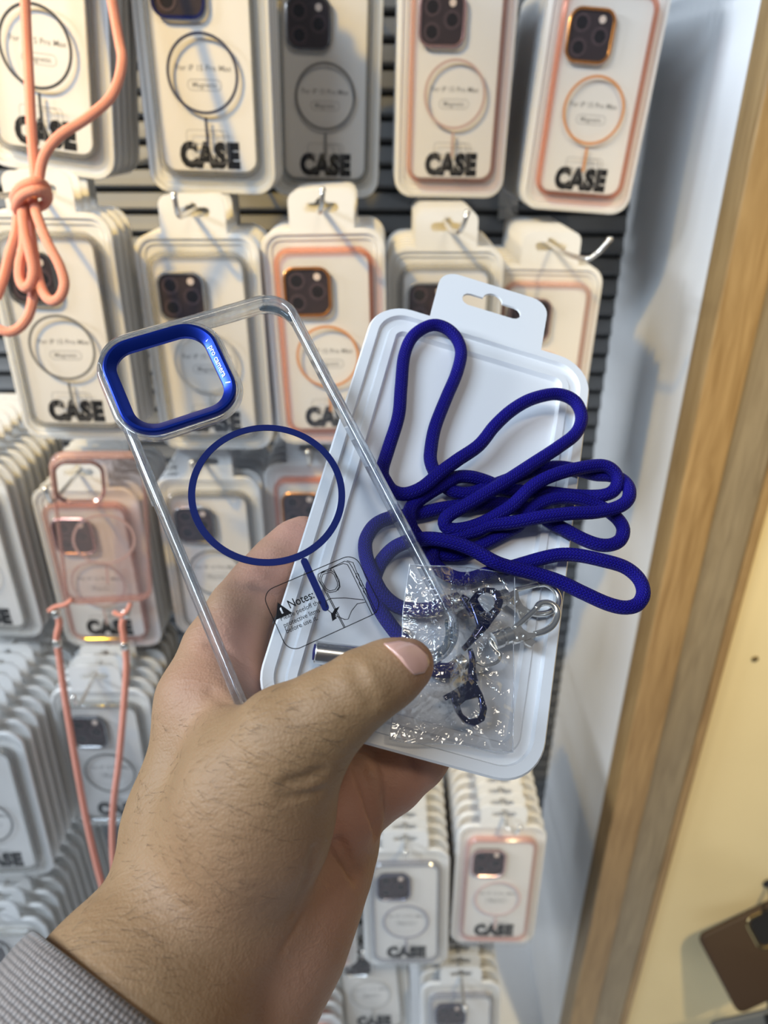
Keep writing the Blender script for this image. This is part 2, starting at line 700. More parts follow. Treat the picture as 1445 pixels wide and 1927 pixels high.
def notes_geo(sx=0.034, sy=0.024):
    b = MB()
    b.add(plate([rrect(sx, sy, 0.003, 4), rrect(sx - 0.0008, sy - 0.0008, 0.0027, 4)], 0, 0.00008))
    b.add(plate([[(-0.0135, 0.0), (-0.0095, 0.0), (-0.0115, 0.0036)]], 0, 0.00008))
    b.add(plate([rrect(0.007, 0.008, 0.0016, 3, 0.0045, 0.006), rrect(0.0062, 0.0072, 0.0013, 3, 0.0045, 0.006)], 0, 0.00008))
    b.add(ribbon([(0.001, 0.0115), (0.0115, 0.0115), (0.0135, 0.009), (0.0135, -0.0118)], 0.0005, 0.00008))
    b.add(ribbon([(0.0015, 0.001), (0.0015, -0.0118)], 0.0005, 0.00008))
    b.add(text_geo('Notes:', 0.0024), Matrix.Translation((-0.0055, 0.0018, 0.00008)))
    for q, s in enumerate(('Please peeloff the', 'protective litms', 'before use it.')):
        b.add(text_geo(s, 0.0013), Matrix.Translation((-0.0085, -0.0022 - 0.0026 * q, 0.00008)))
    return b.v, b.f


ME_NOTES = proto('notes_print', notes_geo(), M_GREYINK)
ME_MODEL = proto('model_text', shifted(text_geo('For iP 15 Pro Max', 0.0042, sx=0.98, bold=0.006), 0, RINGY + 0.004, 0.0051), M_GREYINK)
_mg = MB().add(shifted(text_geo('Magnetic', 0.0038, sx=1.0, bold=0.004), 0, RINGY - 0.0075, 0.0051))
_mg.add(plate([rrect(0.027, 0.0078, 0.0038, 5, 0, RINGY - 0.0075), rrect(0.0262, 0.0070, 0.0034, 5, 0, RINGY - 0.0075)], 0.0050, 0.0051))
ME_MAGTXT = proto('magnetic_text', (_mg.v, _mg.f), M_GREYINK)
_cs = MB().add(shifted(text_geo('CASE', 0.0165, bold=0.085, sx=0.80, spacing=1.12), 0, RINGY - 0.0585, 0.0051))
_cs.add(shifted(text_geo('Phone case', 0.0022, sx=1.0), 0.010, RINGY - 0.0705, 0.0051))
ME_CASETXT = proto('case_text', (_cs.v, _cs.f), M_BLACKINK)
_styles = {}


def style(name, ring, bump, bumpalpha=0.12, camring=None, camrough=0.25):
    rm = plain(name + '_ring_print', ring, 0.45)
    cm = plain(name + '_camera_ring', camring or ring, camrough, 0.8)
    bm = clear(name + '_bumper', tuple(1 - (1 - c) * 0.45 for c in bump), 0.08, 0.07, bumpalpha, bump, grazing=0.5)
    _styles[name] = dict(
        ring=proto('magnet_ring', plate([circle(0.028, 48, 0, RINGY), circle(0.0258, 48, 0, RINGY)], 0.0093, 0.0096), rm),
        bar=proto('magnet_bar', plate([rrect(0.0022, 0.021, 0.001, 3, 0, RINGY - 0.0405)], 0.0093, 0.0096), rm),
        camring=proto('camera_ring', loft([ring3b(0.0205, 0.0210, 0.0105, i, z) for i, z in ((0, 0.009), (0, 0.0098), (0.0006, 0.0103), (0.002, 0.0103), (0.0025, 0.0097), (0.0025, 0.009))], closed=True), cm),
        bumper=proto('case_bumper', bumper_geo(), bm))


def ring3b(hw, hh, r, inset, z):
    return [(x, y, z) for x, y in rrect(2 * (hw - inset), 2 * (hh - inset), r - inset, 6, CAMX, CAMY)]


style('black', (0.02, 0.02, 0.025), (0.55, 0.53, 0.50), 0.20, (0.03, 0.03, 0.035))
style('navy', (0.015, 0.02, 0.06), (0.62, 0.62, 0.60), 0.14, (0.01, 0.025, 0.22))
style('grey', (0.16, 0.155, 0.15), (0.50, 0.49, 0.46), 0.26, (0.25, 0.25, 0.26))
style('silver', (0.52, 0.50, 0.47), (0.66, 0.65, 0.62), 0.18, (0.75, 0.74, 0.72))
style('rose', (0.55, 0.38, 0.34), (0.85, 0.50, 0.42), 0.10, (0.65, 0.40, 0.40))
style('orange', (0.68, 0.27, 0.07), (0.95, 0.42, 0.26), 0.11, (0.75, 0.30, 0.06))
style('pink', (0.72, 0.50, 0.47), (0.92, 0.62, 0.56), 0.10, (0.70, 0.48, 0.46))
style('purple', (0.33, 0.31, 0.36), (0.56, 0.56, 0.60), 0.22, (0.20, 0.20, 0.26))

ORD = ['front', 'second', 'third', 'fourth', 'fifth', 'sixth', 'seventh', 'eighth', 'ninth', 'tenth', 'eleventh', 'twelfth', 'thirteenth']
BASE = Matrix(((1, 0, 0, 0), (0, 0, -1, 0), (0, 1, 0, 0), (0, 0, 0, 1)))


def package_parts(root, st, full):
    link('tray', ME_TRAY, root)
    link('clear_cover', ME_COVER, root)
    s = _styles[st]
    link('case_bumper', s['bumper'], root)
    if not full:
        return
    card = link('insert_card', ME_CARD, root)
    link('model_text', ME_MODEL, card)
    link('magnetic_text', ME_MAGTXT, card)
    link('case_text', ME_CASETXT, card)
    n = link('notes_print', ME_NOTES, root)
    n.location = (0, RINGY - 0.051, 0.0092)
    link('magnet_ring', s['ring'], root)
    link('magnet_bar', s['bar'], root)
    link('camera_ring', s['camring'], root)
    cp = link('camera_print', ME_CAM, root)
    for dx, dy in ((-0.0087, 0.0092), (-0.0087, -0.0092), (0.0087, 0.0)):
        a = link('lens', ME_LENSR, cp)
        a.location = (CAMX + dx, CAMY + dy, 0.0080)
        a = link('lens_glass', ME_LENSG, cp)
        a.location = (CAMX + dx, CAMY + dy, 0.0080)
    a = link('flash', ME_FLASH, cp)
    a.location = (CAMX + 0.0087, CAMY + 0.0125, 0.0080)


def stack(desc, where, ring, z, n, st, yaw=0, roll=0, pitch=0, gap=0.0166, hook=0.03, full=True, bend=0.0, fan=0.0):
    ringw = P(ring[0], ring[1], z)
    R = Matrix.Rotation(math.radians(yaw), 4, 'Z') @ Matrix.Rotation(math.radians(pitch), 4, 'X') @ Matrix.Rotation(math.radians(roll), 4, 'Y')
    origin = ringw - (R @ BASE @ Vector((0, RINGY, 0.0095)))
    tail = where if where.startswith(('in ', 'at ', 'hanging', 'behind', 'below')) else 'in ' + where
    nmax = int((WALL_Y - 0.02 - origin.y - 0.02) / gap)
    n = max(1, min(n, nmax))
    for i in range(n):
        M = Matrix.Translation(origin + Vector((fan * i, gap * i, 0))) @ R @ BASE
        e = empty('case_package', M)
        package_parts(e, st, full and i == 0)
        short = desc.split(' package')[0].replace('clear ', '')
        if i == 0:
            lab = '%s, front one %s' % (desc, where)
        else:
            lab = '%s package from front, behind the %s %s' % (ORD[i], short, where)
        assert len(lab.split()) <= 16, lab
        tag(e, lab, 'package', 'phone case packages on the display hooks')
    # hook through the slots of the tabs
    slot = origin + (R @ BASE @ Vector((0, PH / 2 + 0.0165 + 0.0040, 0)))
    y0 = slot.y - 0.02 - hook
    pts = [(slot.x, WALL_Y - 0.004, slot.z + 0.004), (slot.x, (WALL_Y + slot.y) / 2, slot.z - 0.001), (slot.x, slot.y, slot.z - 0.0035), (slot.x + bend * 0.4, y0 + 0.012, slot.z - 0.0035),
           (slot.x + bend * 0.7, y0 + 0.003, slot.z + 0.001), (slot.x + bend, y0, slot.z + 0.013)]
    path, _ = catmull(pts, 0.004)
    base = Vector((slot.x, WALL_Y - 0.004, slot.z))
    he = empty('display_hook', Matrix.Translation(base))
    v, f, _ = tube(path - np.array(base), 0.0021, 8)
    o = mesh_obj('wire', v, f, M_CHROME, he, True)
    b = MB().add(box(-0.012, 0.012, -0.003, -0.0008, -0.012, 0.022))
    b.build('base_plate', M_CHROME, he)
    tip = Vector(path[-1]) - base
    g = lathe([(0.0005, -0.0012), (0.0022, -0.0008), (0.0027, 0.0004), (0.0022, 0.0018), (0.0008, 0.0024)], 12)
    MB().add(g, align(tip, (0, -0.35, 1))).build('tip_cap', M_CHROME, he, True)
    tag(he, 'chrome wire hook of the %s %s' % (desc.split(' package')[0], where), 'hook', 'wire hooks on the slat wall')
    return origin, R, slot


S = {}
S['A0'] = stack('black-ringed case package', 'at left end of top row', (66, 88), 0.552, 5, 'black', roll=7, yaw=-4)
S['A1'] = stack('clear case package with navy camera ring', 'second from left in top row', (381, 139), 0.580, 4, 'navy', roll=1.5)
S['A2'] = stack('grey-ringed case package', 'third from left in top row', (612, 182), 0.690, 5, 'grey', roll=2, yaw=6)
S['A3'] = stack('rose-ringed case package', 'fourth from left in top row', (856, 178), 0.672, 9, 'rose', roll=1, yaw=2)
S['A4'] = stack('orange-ringed case package', 'at right end of top row', (1117, 208), 0.675, 11, 'orange', roll=4)
S['B0'] = stack('brown-grey ringed case package', 'behind the coral knotted cord', (117, 655), 0.627, 4, 'grey', roll=1, bend=-0.004, hook=0.05)
S['B1'] = stack('silver-ringed case package', 'in second row behind the blue camera ring', (388, 682), 0.655, 5, 'silver', hook=0.028)
S['B2'] = stack('orange-ringed case package', 'in second row left of white tray', (617, 672), 0.660, 6, 'orange', roll=-1, hook=0.03, bend=0.006)
S['B3'] = stack('dark camera case package', 'just left of the white hang tab', (833, 690), 0.700, 8, 'silver', hook=0.03, bend=0.012)
S['B4'] = stack('pinkish case package', 'behind the white hang tab', (1012, 712), 0.735, 8, 'pink', roll=1, hook=0.06, bend=0.03)
S['C9'] = stack('plain white case package', 'cut by left edge in third row', (-55, 1075), 0.740, 9, 'silver', yaw=-3)
S['C0'] = stack('rose-framed case package', 'behind the hanging pink case', (185, 1100), 0.765, 7, 'rose', hook=0.05)
S['C1'] = stack('grey-ringed case package', 'in third row beside the index finger', (405, 1078), 0.775, 6, 'grey', hook=0.02)
S['C2'] = stack('orange camera case package', 'behind the raised index finger', (598, 1050), 0.790, 6, 'orange')
S['D9'] = stack('dark-ringed case package', 'cut by left edge in fourth row', (-28, 1548), 0.760, 12, 'grey', pitch=-4, yaw=2)
S['D0'] = stack('grey-ringed case package', 'between the two pink straps', (207, 1455), 0.812, 8, 'grey', pitch=-3, hook=0.03)
S['D1'] = stack('plain case package', 'hidden behind the thumb base', (400, 1440), 0.850, 5, 'silver', full=False)
S['E9'] = stack('plain white case package', 'above the grey sleeve', (28, 1850), 0.880, 11, 'silver')
S['E2'] = stack('pink case package', 'behind the heel of the hand', (590, 1755), 0.920, 7, 'pink')
S['E3'] = stack('purple-grey ringed case package', 'below the palm in fifth row', (764, 1735), 0.905, 10, 'purple', pitch=-6, roll=-1, hook=0.01)
S['E4'] = stack('pale rose case package', 'at right end of fifth row', (936, 1692), 0.900, 13, 'pink', pitch=-6, roll=1, hook=0.012, bend=0.012)
S['F2'] = stack('orange camera case package', 'at bottom edge beside the palm', (572, 2010), 1.02, 7, 'orange')
S['F3'] = stack('pale ringed case package', 'at bottom edge under the purple one', (698, 1872), 1.03, 6, 'silver', pitch=-8, roll=-4)
S['F4'] = stack('dark case package', 'at bottom right under the pale rose one', (868, 1965), 1.00, 12, 'purple', pitch=-6, roll=-2)

# ------------------------------------------------------------------ white tray held in the hand
tr = empty('package_tray', TRAY)
prof = [(0.0016, -0.0085), (0.0006, -0.004), (0.0, -0.0010), (0.0007, 0.0), (0.0046, 0.0), (0.0054, -0.0022), (0.0088, -0.0022), (0.0096, -0.0012), (0.0128, -0.0012), (0.0138, -0.0036), (0.0150, -0.0038)]
b = MB().add(loft([ring3(PW, PH, PR, i, z, 10) for i, z in prof], True, True))
autosmooth(b.build('tray_body', M_TRAYW, tr), 40)
autosmooth(MB().add(tab_geo(-0.0014, -0.0002)).build('hang_tab', M_TRAYW, tr))
tag(tr, 'white plastic package tray with slotted hang tab held in the hand', 'tray')

# ------------------------------------------------------------------ clear phone case held in front of the tray
HW, HH = 0.0815, 0.1645
ce = empty('phone_case', CASE)


def cl(px, py):
    p = loc_of(CASE, px, py)
    return (p.x, p.y)


rc = cl(504, 927)
camc = cl(321, 714)
CRW, CRH, CRR = 0.0435, 0.0425, 0.0125
back_loops = [rrect(HW - 0.004, HH - 0.004, 0.0115, 8), rrect(CRW - 0.003, CRH - 0.003, CRR - 0.0015, 8, *camc)]
autosmooth(MB().add(plate(back_loops, -0.0012, -0.0002)).build('back_panel', M_CASECLEAR, ce))
bprof = [(0.0012, -0.0108), (0.0002, -0.0100), (0.0, -0.0085), (0.0, -0.0022), (0.0005, -0.0006), (0.0018, 0.0003), (0.0032, 0.0003), (0.0040, -0.0006), (0.0031, -0.0018), (0.0026, -0.0030), (0.0026, -0.0095), (0.0022, -0.0106)]
bump = MB().add(loft([ring3(HW, HH, 0.0135, i, z, 10) for i, z in bprof], closed=True)).build('bumper', M_BUMPER, ce)
autosmooth(bump, 60)
# air cushions in the corners and raised seams along the sides
M_CUSHION = clear('smoky_corner_cushion', (0.62, 0.72, 0.78), 0.08, 0.05, 0.38, (0.10, 0.15, 0.18), grazing=0.6)
for (sx, sy) in ((1, 1), (-1, 1), (1, -1), (-1, -1)):
    pts = []
    ox, oy, r = sx * (HW / 2 - 0.0135), sy * (HH / 2 - 0.0135), 0.0109
    for i in range(11):
        a = math.radians(4 + 82 * i / 10)
        pts.append((ox + sx * r * math.cos(a), oy + sy * r * math.sin(a), -0.0062))
    v, f, _ = tube(np.array(pts), [0.0006] + [0.0014] * 9 + [0.0006], 8)
    mesh_obj('corner_cushion', v, f, M_CUSHION, bump, True)
for y0, y1 in ((0.022, 0.034), (0.038, 0.046), (-0.004, 0.004), (-0.05, -0.02)):
    MB().add(plate([rrect(0.0012, y1 - y0, 0.0005, 3, HW / 2 - 0.0001, (y0 + y1) / 2)], -0.0078, -0.0032)).build('side_button', M_BUMPER, bump)
MB().add(plate([rrect(0.0012, 0.016, 0.0005, 3, -HW / 2 + 0.0001, 0.02)], -0.0078, -0.0032)).build('side_button', M_BUMPER, bump)


def crg(inset, z):
    return [(x, y, z) for x, y in rrect(CRW - 2 * inset, CRH - 2 * inset, CRR - inset, 10, *camc)]


lip = MB().add(loft([crg(-0.0028, -0.0004), crg(-0.0026, 0.0006), crg(-0.0018, 0.0016), crg(-0.0010, 0.0016), crg(-0.0006, 0.0006), crg(-0.0006, -0.0004)], closed=True)).build('camera_lip', M_BUMPER, ce)
autosmooth(lip, 60)
cr = MB().add(loft([crg(-0.0002, -0.0010), crg(-0.0002, 0.0022), crg(0.0003, 0.0027), crg(0.0012, 0.0027), crg(0.0042, 0.0008), crg(0.0045, 0.0004), crg(0.0045, -0.0010)], closed=True)).build('camera_ring', M_BLUEANOD, ce)
autosmooth(cr, 25)
# white lettering on the right bevel of the ring
tb = Matrix.Translation((camc[0] + CRW / 2 - 0.0027, camc[1] + 0.0005, 0.00176)) @ Matrix.Rotation(math.radians(-32.4), 4, 'Y') @ Matrix.Rotation(math.radians(-90), 4, 'Z')
g = MB().add(text_geo('pro camera', 0.0023, bold=0.012, sx=0.98), tb)
g.add(ribbon([(-0.0112, 0.0011), (-0.0102, -0.0009)], 0.0005), tb)
g.add(ribbon([(0.0100, -0.0009), (0.0110, 0.0011)], 0.0005), tb)
for q in range(len(g.v)):
    x, y, z = g.v[q]
    g.v[q] = (x - 0.00008, y, z + 0.00013)
g.build('ring_lettering', M_WHITEINK, cr)
MB().add(plate([circle(0.0281, 96, *rc), circle(0.0256, 96, *rc)], -0.0001, 0.0002)).build('magnet_ring', M_NAVYRING, ce)
b0, b1 = Vector(cl(572, 1055)), Vector(cl(613, 1145))
bm_ = (b0 + b1) / 2
ang = math.atan2((b0 - b1).y, (b0 - b1).x) - math.pi / 2
blen = (b0 - b1).length + 0.0018
g = MB().add(plate([rrect(0.0025, blen, 0.00122, 6)], -0.0001, 0.00025), Matrix.Translation((bm_.x, bm_.y, 0)) @ Matrix.Rotation(ang, 4, 'Z'))
g.build('magnet_bar', M_NAVYRING, ce)


def z2(x, y):
    return cl(480 + x * 0.26297, 1000 + y * 0.26297)


# the printed notes box: outline, warning sign, text and line drawing
nb = MB()
c00, c10, c11, c01 = [Vector(z2(*p)) for p in ((45, 440), (715, 150), (915, 570), (235, 875))]
nx = ((c10 - c00) + (c11 - c01)) / 2
ny = ((c00 - c01) + (c10 - c11)) / 2
ncen = (c00 + c10 + c11 + c01) / 4
nang = math.atan2(nx.y, nx.x)
NM = Matrix.Translation((ncen.x, ncen.y, 0.0003)) @ Matrix.Rotation(nang, 4, 'Z')
nw, nh = nx.length, ny.length
ZT = 0.00003
nb.add(plate([rrect(nw, nh, 0.0045, 8), rrect(nw - 0.0006, nh - 0.0006, 0.0042, 8)], 0, ZT), NM)


def nl(x, y):
    p = NM.inverted() @ Vector((*z2(x, y), 0.0003))
    return (p.x, p.y)


def tx(s, x, y, h, bold=0.0, width=None):
    gv, gf = text_geo(s, h, bold=bold)
    k_ = width / (max(v[0] for v in gv) - min(v[0] for v in gv))
    gv = [(v[0] * k_, v[1] * 1.0, v[2]) for v in gv]
    x0 = min(v[0] for v in gv)
    q = nl(x, y)
    nb.add(([(v[0] - x0 + q[0], v[1] + q[1], ZT) for v in gv], gf), NM)


tx('Notes:', 240, 530, 0.0030, 0.012, 0.0092)
tx('Please peeloff the', 182, 628, 0.0017, 0.006, 0.0148)
tx('protective litms', 205, 676, 0.0017, 0.006, 0.0132)
tx('before use it.', 222, 718, 0.0017, 0.006, 0.0115)
q = nl(190, 573)
nb.add(plate([[(q[0] - 0.0030, q[1] - 0.0020), (q[0] + 0.0030, q[1] - 0.0020), (q[0], q[1] + 0.0034)],
              [(q[0] - 0.0003, q[1] - 0.0009), (q[0] + 0.0003, q[1] - 0.0009), (q[0] + 0.0003, q[1] + 0.0014), (q[0] - 0.0003, q[1] + 0.0014)]], 0, ZT), NM)


def ln(pts, w=0.00028, closed=False):
    nb.add(ribbon([nl(*p) for p in pts], w, ZT, closed), NM)


ln([(505, 440), (452, 350), (450, 310), (480, 290), (630, 232), (660, 240), (680, 275), (838, 600)])
ln([(470, 300), (640, 215), (672, 225), (695, 260), (858, 590)])
ln([(655, 212), (700, 225), (725, 290), (870, 585)])
ln([(505, 440), (635, 690)])
ln([(515, 440), (642, 685)])
oct_ = [(462, 335), (475, 300), (540, 280), (570, 300), (600, 370), (600, 400), (580, 430), (535, 440), (505, 425), (465, 360)]
ln(oct_, closed=True)
ocx, ocy = 532, 362
ln([(ocx + (x - ocx) * 0.84, ocy + (y - ocy) * 0.84) for x, y in oct_], closed=True)
ln([(560, 275), (600, 350), (607, 400), (590, 425)])
ln([(540, 280), (545, 265), (560, 262)])
for bx, by in ((733, 325), (755, 375), (785, 430)):
    ln([(bx - 12, by - 22), (bx + 4, by - 20), (bx + 16, by + 15), (bx + 4, by + 22), (bx - 10, by + 2)], closed=True)
ln([(510, 545), (505, 500), (540, 482), (640, 478), (778, 492)])
ln([(515, 560), (560, 600), (640, 632), (665, 630), (690, 570), (730, 520), (790, 508)])
ar = [(605, 538), (570, 555), (552, 585), (540, 580), (552, 645), (585, 622), (572, 608), (585, 575)]
al = [nl(*p) for p in ar]
if sum(al[i][0] * al[(i + 1) % len(al)][1] - al[(i + 1) % len(al)][0] * al[i][1] for i in range(len(al))) < 0:
    al = al[::-1]
nb.add(plate([al], 0, ZT), NM)
nb.build('notes_print', M_BLACKINK, ce)
tag(ce, 'clear phone case with blue camera ring and navy magnet circle in hand', 'phone case')

# ------------------------------------------------------------------ blue lanyard
SC = {'A': (640, 480, 0.41522), 'D': (640, 820, 0.22145), 'E': (920, 820, 0.22145), 'X': (0, 0, 1.0), 'C': (840, 1060, 0.16609), 'G': (720, 1030, 0.26298)}


def tp(kind, x, y, h):
    ox, oy, s = SC[kind]
    return on_plane(TRAY, ox + s * x, oy + s * y, h * 0.001)


CORD = '''X 874 1246 4;X 842 1262 3;X 802 1252 2;X 770 1218 2;X 742 1186 2;X 716 1148 2;X 702 1110 2;D 285 1250 1.5;D 310 1150 1;D 370 1040 1.5;D 470 945 3;D 600 895 6
D 760 875 8;D 950 905 9.5;D 1120 965 10;D 1290 1062 10;E 150 1110 9;E 400 1175 8;E 600 1240 8;E 800 1335 8;E 1000 1425 8;E 1150 1460 8;E 1262 1432 8;E 1312 1335 8;E 1272 1215 8
E 1150 1115 8;E 950 1055 8;E 750 1015 7;E 600 1012 6;E 450 1042 5;E 300 1085 3.5;E 130 1135 2;D 1250 1170 1;D 1120 1212 1;D 1000 1212 1;D 880 1160 1;D 800 1090 1.5;D 780 1030 2
D 800 960 2;D 870 905 2.5;D 980 855 4;D 1150 808 5;E 0 762 6;E 200 738 7.5;E 450 690 9.5;E 700 660 10;E 900 650 10;E 1080 612 10;E 1175 550 10;E 1192 460 9;E 1135 378 7
E 1030 340 5.5;E 900 330 4;E 750 290 2.8;E 600 265 2;E 430 278 1.5;E 250 340 1;D 1300 420 0.5;D 1120 485 0.5;D 980 480 0.5;D 880 420 1;D 815 330 1.5;D 772 230 2;A 410 890 2
A 430 780 2;A 480 650 2;A 530 530 2;A 547 430 2;A 505 350 3;A 425 317 3;A 338 360 3;A 292 450 2;A 276 600 2;A 264 730 2;A 218 880 3;A 190 978 4;D 388 395 5;D 450 472 6
D 560 495 6.5;D 700 440 7;D 850 315 7.5;D 1000 205 7;D 1180 80 6.5;A 700 775 7;A 780 702 8;A 870 652 9;A 980 630 9;A 1062 662 9;A 1094 735 9;A 1068 808 9;A 990 870 9
A 880 942 9;A 760 1020 9;A 640 1092 8.5;D 1050 600 8;D 930 670 7;D 888 725 6;D 905 778 5;D 970 800 5;D 1080 785 5;D 1200 745 5.5;E 60 680 6.5;E 200 590 7.5;E 350 445 9;E 500 355 9.5
E 700 290 9.5;E 900 255 9;E 1000 262 9;E 1073 320 8.5;E 1093 400 8;E 1050 475 7;E 950 510 6;E 800 512 4;E 650 500 2.5;E 450 478 1;E 250 470 0.5;D 1384 450 0.5;D 1250 390 1
D 1120 352 2;D 1000 350 2.5;D 920 390 3;D 800 460 3;D 690 530 3;D 610 600 4;D 585 680 4.5;D 600 770 4;D 650 850 3;D 720 930 1.5;D 810 990 0.5;D 900 1015 0.3;D 1020 1010 0.3
D 1140 960 0.5;D 1260 895 1;E 150 815 1.5;E 260 750 2;E 340 640 3;E 450 565 4;E 600 528 5;E 750 535 5.5;E 900 580 5;E 1010 640 5;E 1095 710 5;E 1140 790 5;E 1120 880 5
E 1040 926 5;E 930 926 5;E 800 880 4.5;E 650 800 4;E 520 730 3;E 400 650 1.5;E 250 600 0.5;E 60 575 0.3;D 1150 590 0.3;D 1000 600 0.3;D 850 620 0.5;D 700 655 0.5;D 550 680 0.3
D 400 705 0.5;D 290 765 1;D 220 880 1.5;D 215 990 2;D 245 1110 3.5;D 290 1220 5;D 350 1330 4;D 440 1420 3;D 550 1470 2.5;X 800 1148 3;X 840 1139 4;X 862 1132 4.5'''
pts = []
for s in CORD.replace('\n', ';').split(';'):
    a = s.split()
    pts.append(tuple(tp(a[0], float(a[1]), float(a[2]), float(a[3]))))
LBASE = TRAY.translation.copy()
lan = empty('lanyard', Matrix.Translation(LBASE))
path, _ = catmull(np.array(pts) - np.array(LBASE), 0.0010)
v, f, uv = tube(path, 0.00278, 14, True, 1 / 0.00135)
mesh_obj('cord', v, f, M_CORD, lan, True, None, uv)
tag(lan, 'royal blue braided lanyard cord looped over the white tray', 'lanyard')


def lp(kind, x, y, h):
    return np.array(tp(kind, x, y, h)) - np.array(LBASE)


def tubep(pts, r, n=10, step=0.0006):
    p, _ = catmull(np.array(pts), step)
    return tube(p, r, n)


TN = TRAY.col[2].to_3d().normalized()


def flatp(kind, pts, hole, h0, h1, mb):
    """plate in the tray plane from traced outlines"""
    def L(ps):
        return [tuple((TRAY.inverted() @ tp(kind, x, y, h1))[:2]) for x, y in ps]
    lo = [L(pts)] + ([L(hole)] if hole else [])
    for i in range(len(lo)):
        m = len(lo[i])
        sa = sum(lo[i][k][0] * lo[i][(k + 1) % m][1] - lo[i][(k + 1) % m][0] * lo[i][k][1] for k in range(m))
        if sa < 0:
            lo[i] = lo[i][::-1]
    g = plate(lo, h0 * 0.001, h1 * 0.001)
    T = Matrix.Translation(-LBASE) @ TRAY
    mb.add(g, T)
    return mb


for nm, c0, c1 in (('crimp', (876, 1245, 4), (858, 1256, 3.6)), ('crimp', (866, 1131, 4.5), (845, 1137, 4.1))):
    a, c = lp('X', *c0), lp('X', *c1)
    d = Vector(c - a)
    g = lathe([(0.0030, 0), (0.0036, 0.0004), (0.0036, 0.0028), (0.0031, 0.0034), (0.0036, 0.0040), (0.0036, d.length), (0.0031, d.length + 0.0004)], 18)
    autosmooth(MB().add(g, align(a, d)).build(nm, M_CHROME, lan), 40)


def clasp(dh, swiv, collar, body, rivet, gate, hook, lever, wire):
    parts = {}
    a, c = lp('C', *swiv[0], 3.0 + dh), lp('C', *swiv[1], 3.0 + dh)
    d = Vector(c - a)
    bodyo = autosmooth(flatp('C', body, None, 1.6 + dh, 4.4 + dh, MB()).build('clasp_body', M_CHROME, lan), 30)
    g = lathe([(0.0020, 0), (0.0034, 0.0003), (0.0034, d.length * 0.45), (0.0026, d.length * 0.5), (0.0026, d.length * 0.6), (0.0031, d.length * 0.65), (0.0031, d.length)], 18)
    autosmooth(MB().add(g, align(a, d)).build('swivel', M_CHROME, bodyo), 40)
    v, f, _ = tubep([lp('C', x, y, 3.0 + dh) for x, y in hook], 0.00125)
    mesh_obj('hook_loop', v, f, M_CHROME, bodyo, True)
    v, f, _ = tubep([lp('C', x, y, 3.2 + dh) for x, y in gate], 0.00105, 8)
    mesh_obj('gate', v, f, M_CHROME, bodyo, True)
    rp = lp('C', *rivet, 4.4 + dh)
    g = plate([circle(0.0017, 18), circle(0.0009, 18)], 0, 0.0007)
    T = Matrix.Translation(Vector(rp)) @ TRAY.to_3x3().to_4x4()
    MB().add(g, T).build('rivet', M_STEEL, bodyo)
    if lever:
        flatp('C', lever, None, 2.2 + dh, 3.6 + dh, MB()).build('lever', M_CHROME, bodyo)
    if wire:
        v, f, _ = tubep([lp('C', x, y, 2.6 + dh) for x, y in wire], 0.0007, 8)
        mesh_obj('swivel_wire', v, f, M_CHROME, bodyo, True)
    return bodyo


clasp(-0.8, ((560, 420), (690, 375)), None, [(680, 345), (770, 300), (815, 325), (825, 400), (870, 480), (960, 535), (940, 575), (860, 560), (780, 500), (700, 440)], (772, 440),
      [(770, 305), (900, 272), (1030, 240)], [(1030, 240), (1120, 233), (1210, 285), (1268, 380), (1255, 480), (1160, 555), (1040, 575), (930, 555)],
      [(800, 510), (850, 540), (900, 590), (870, 660), (835, 610)], [(300, 330), (400, 300), (520, 330), (560, 420)])
clasp(3.6, ((520, 885), (730, 805)), None, [(715, 770), (840, 705), (870, 745), (930, 785), (1030, 790), (1010, 830), (900, 870), (800, 895), (740, 880)], (845, 830),
      [(770, 735), (890, 630), (1010, 520)], [(1010, 520), (1060, 460), (1150, 448), (1228, 495), (1258, 585), (1205, 700), (1110, 770), (1000, 805)],
      [(880, 880), (960, 850), (1015, 885), (965, 945), (900, 910)], [(520, 800), (500, 900), (545, 975), (605, 1030), (600, 1090), (540, 1140), (430, 1165), (330, 1120)])
# loose metal sleeve on the tray
a, c = lp('X', 592, 1227, 2.0), lp('X', 705, 1241, 2.0)
d = Vector(c - a)
sl = autosmooth(MB().add(lathe([(0.0037, 0), (0.0041, 0.0004), (0.0041, d.length), (0.0037, d.length + 0.0004)], 24), align(a, d)).build('metal_sleeve', M_STEEL, lan), 40)
MB().add(lathe([(0.0008, -0.0007), (0.0028, -0.0005), (0.0030, 0.0006)], 14), align(a, d)).build('cord_end', M_CORD, lan, True)

# ------------------------------------------------------------------ blue clips inside the cellophane bag
cbase = tp('C', 450, 600, 9)


def clip(label, kind, outline, hole, h, stem, extra=None):
    e = empty('connector_clip', Matrix.Translation(LBASE))
    hd = flatp(kind, outline, hole, h - 1.0, h + 1.0, MB()).build('clip_head', M_BLUECLIP, e)
    bv = hd.modifiers.new('bevel', 'BEVEL')
    bv.width = 0.0005
    bv.segments = 2
    autosmooth(hd, 30)
    p, _ = catmull(np.array([lp(kind, x, y, h) for x, y in stem]), 0.0006)
    r = np.interp(np.linspace(0, 1, len(p)), [0, 0.5, 1], [0.0021, 0.0013, 0.0010])
    v, f, _ = tube(p, r, 10)
    mesh_obj('stem', v, f, M_BLUECLIP, e, True)
    if extra:
        v, f, _ = tubep([lp(kind, x, y, h) for x, y in extra], 0.0010, 8)
        mesh_obj('barb', v, f, M_BLUECLIP, e, True)
    tag(e, label, 'clip', 'blue clips in the clear bag')
    return e


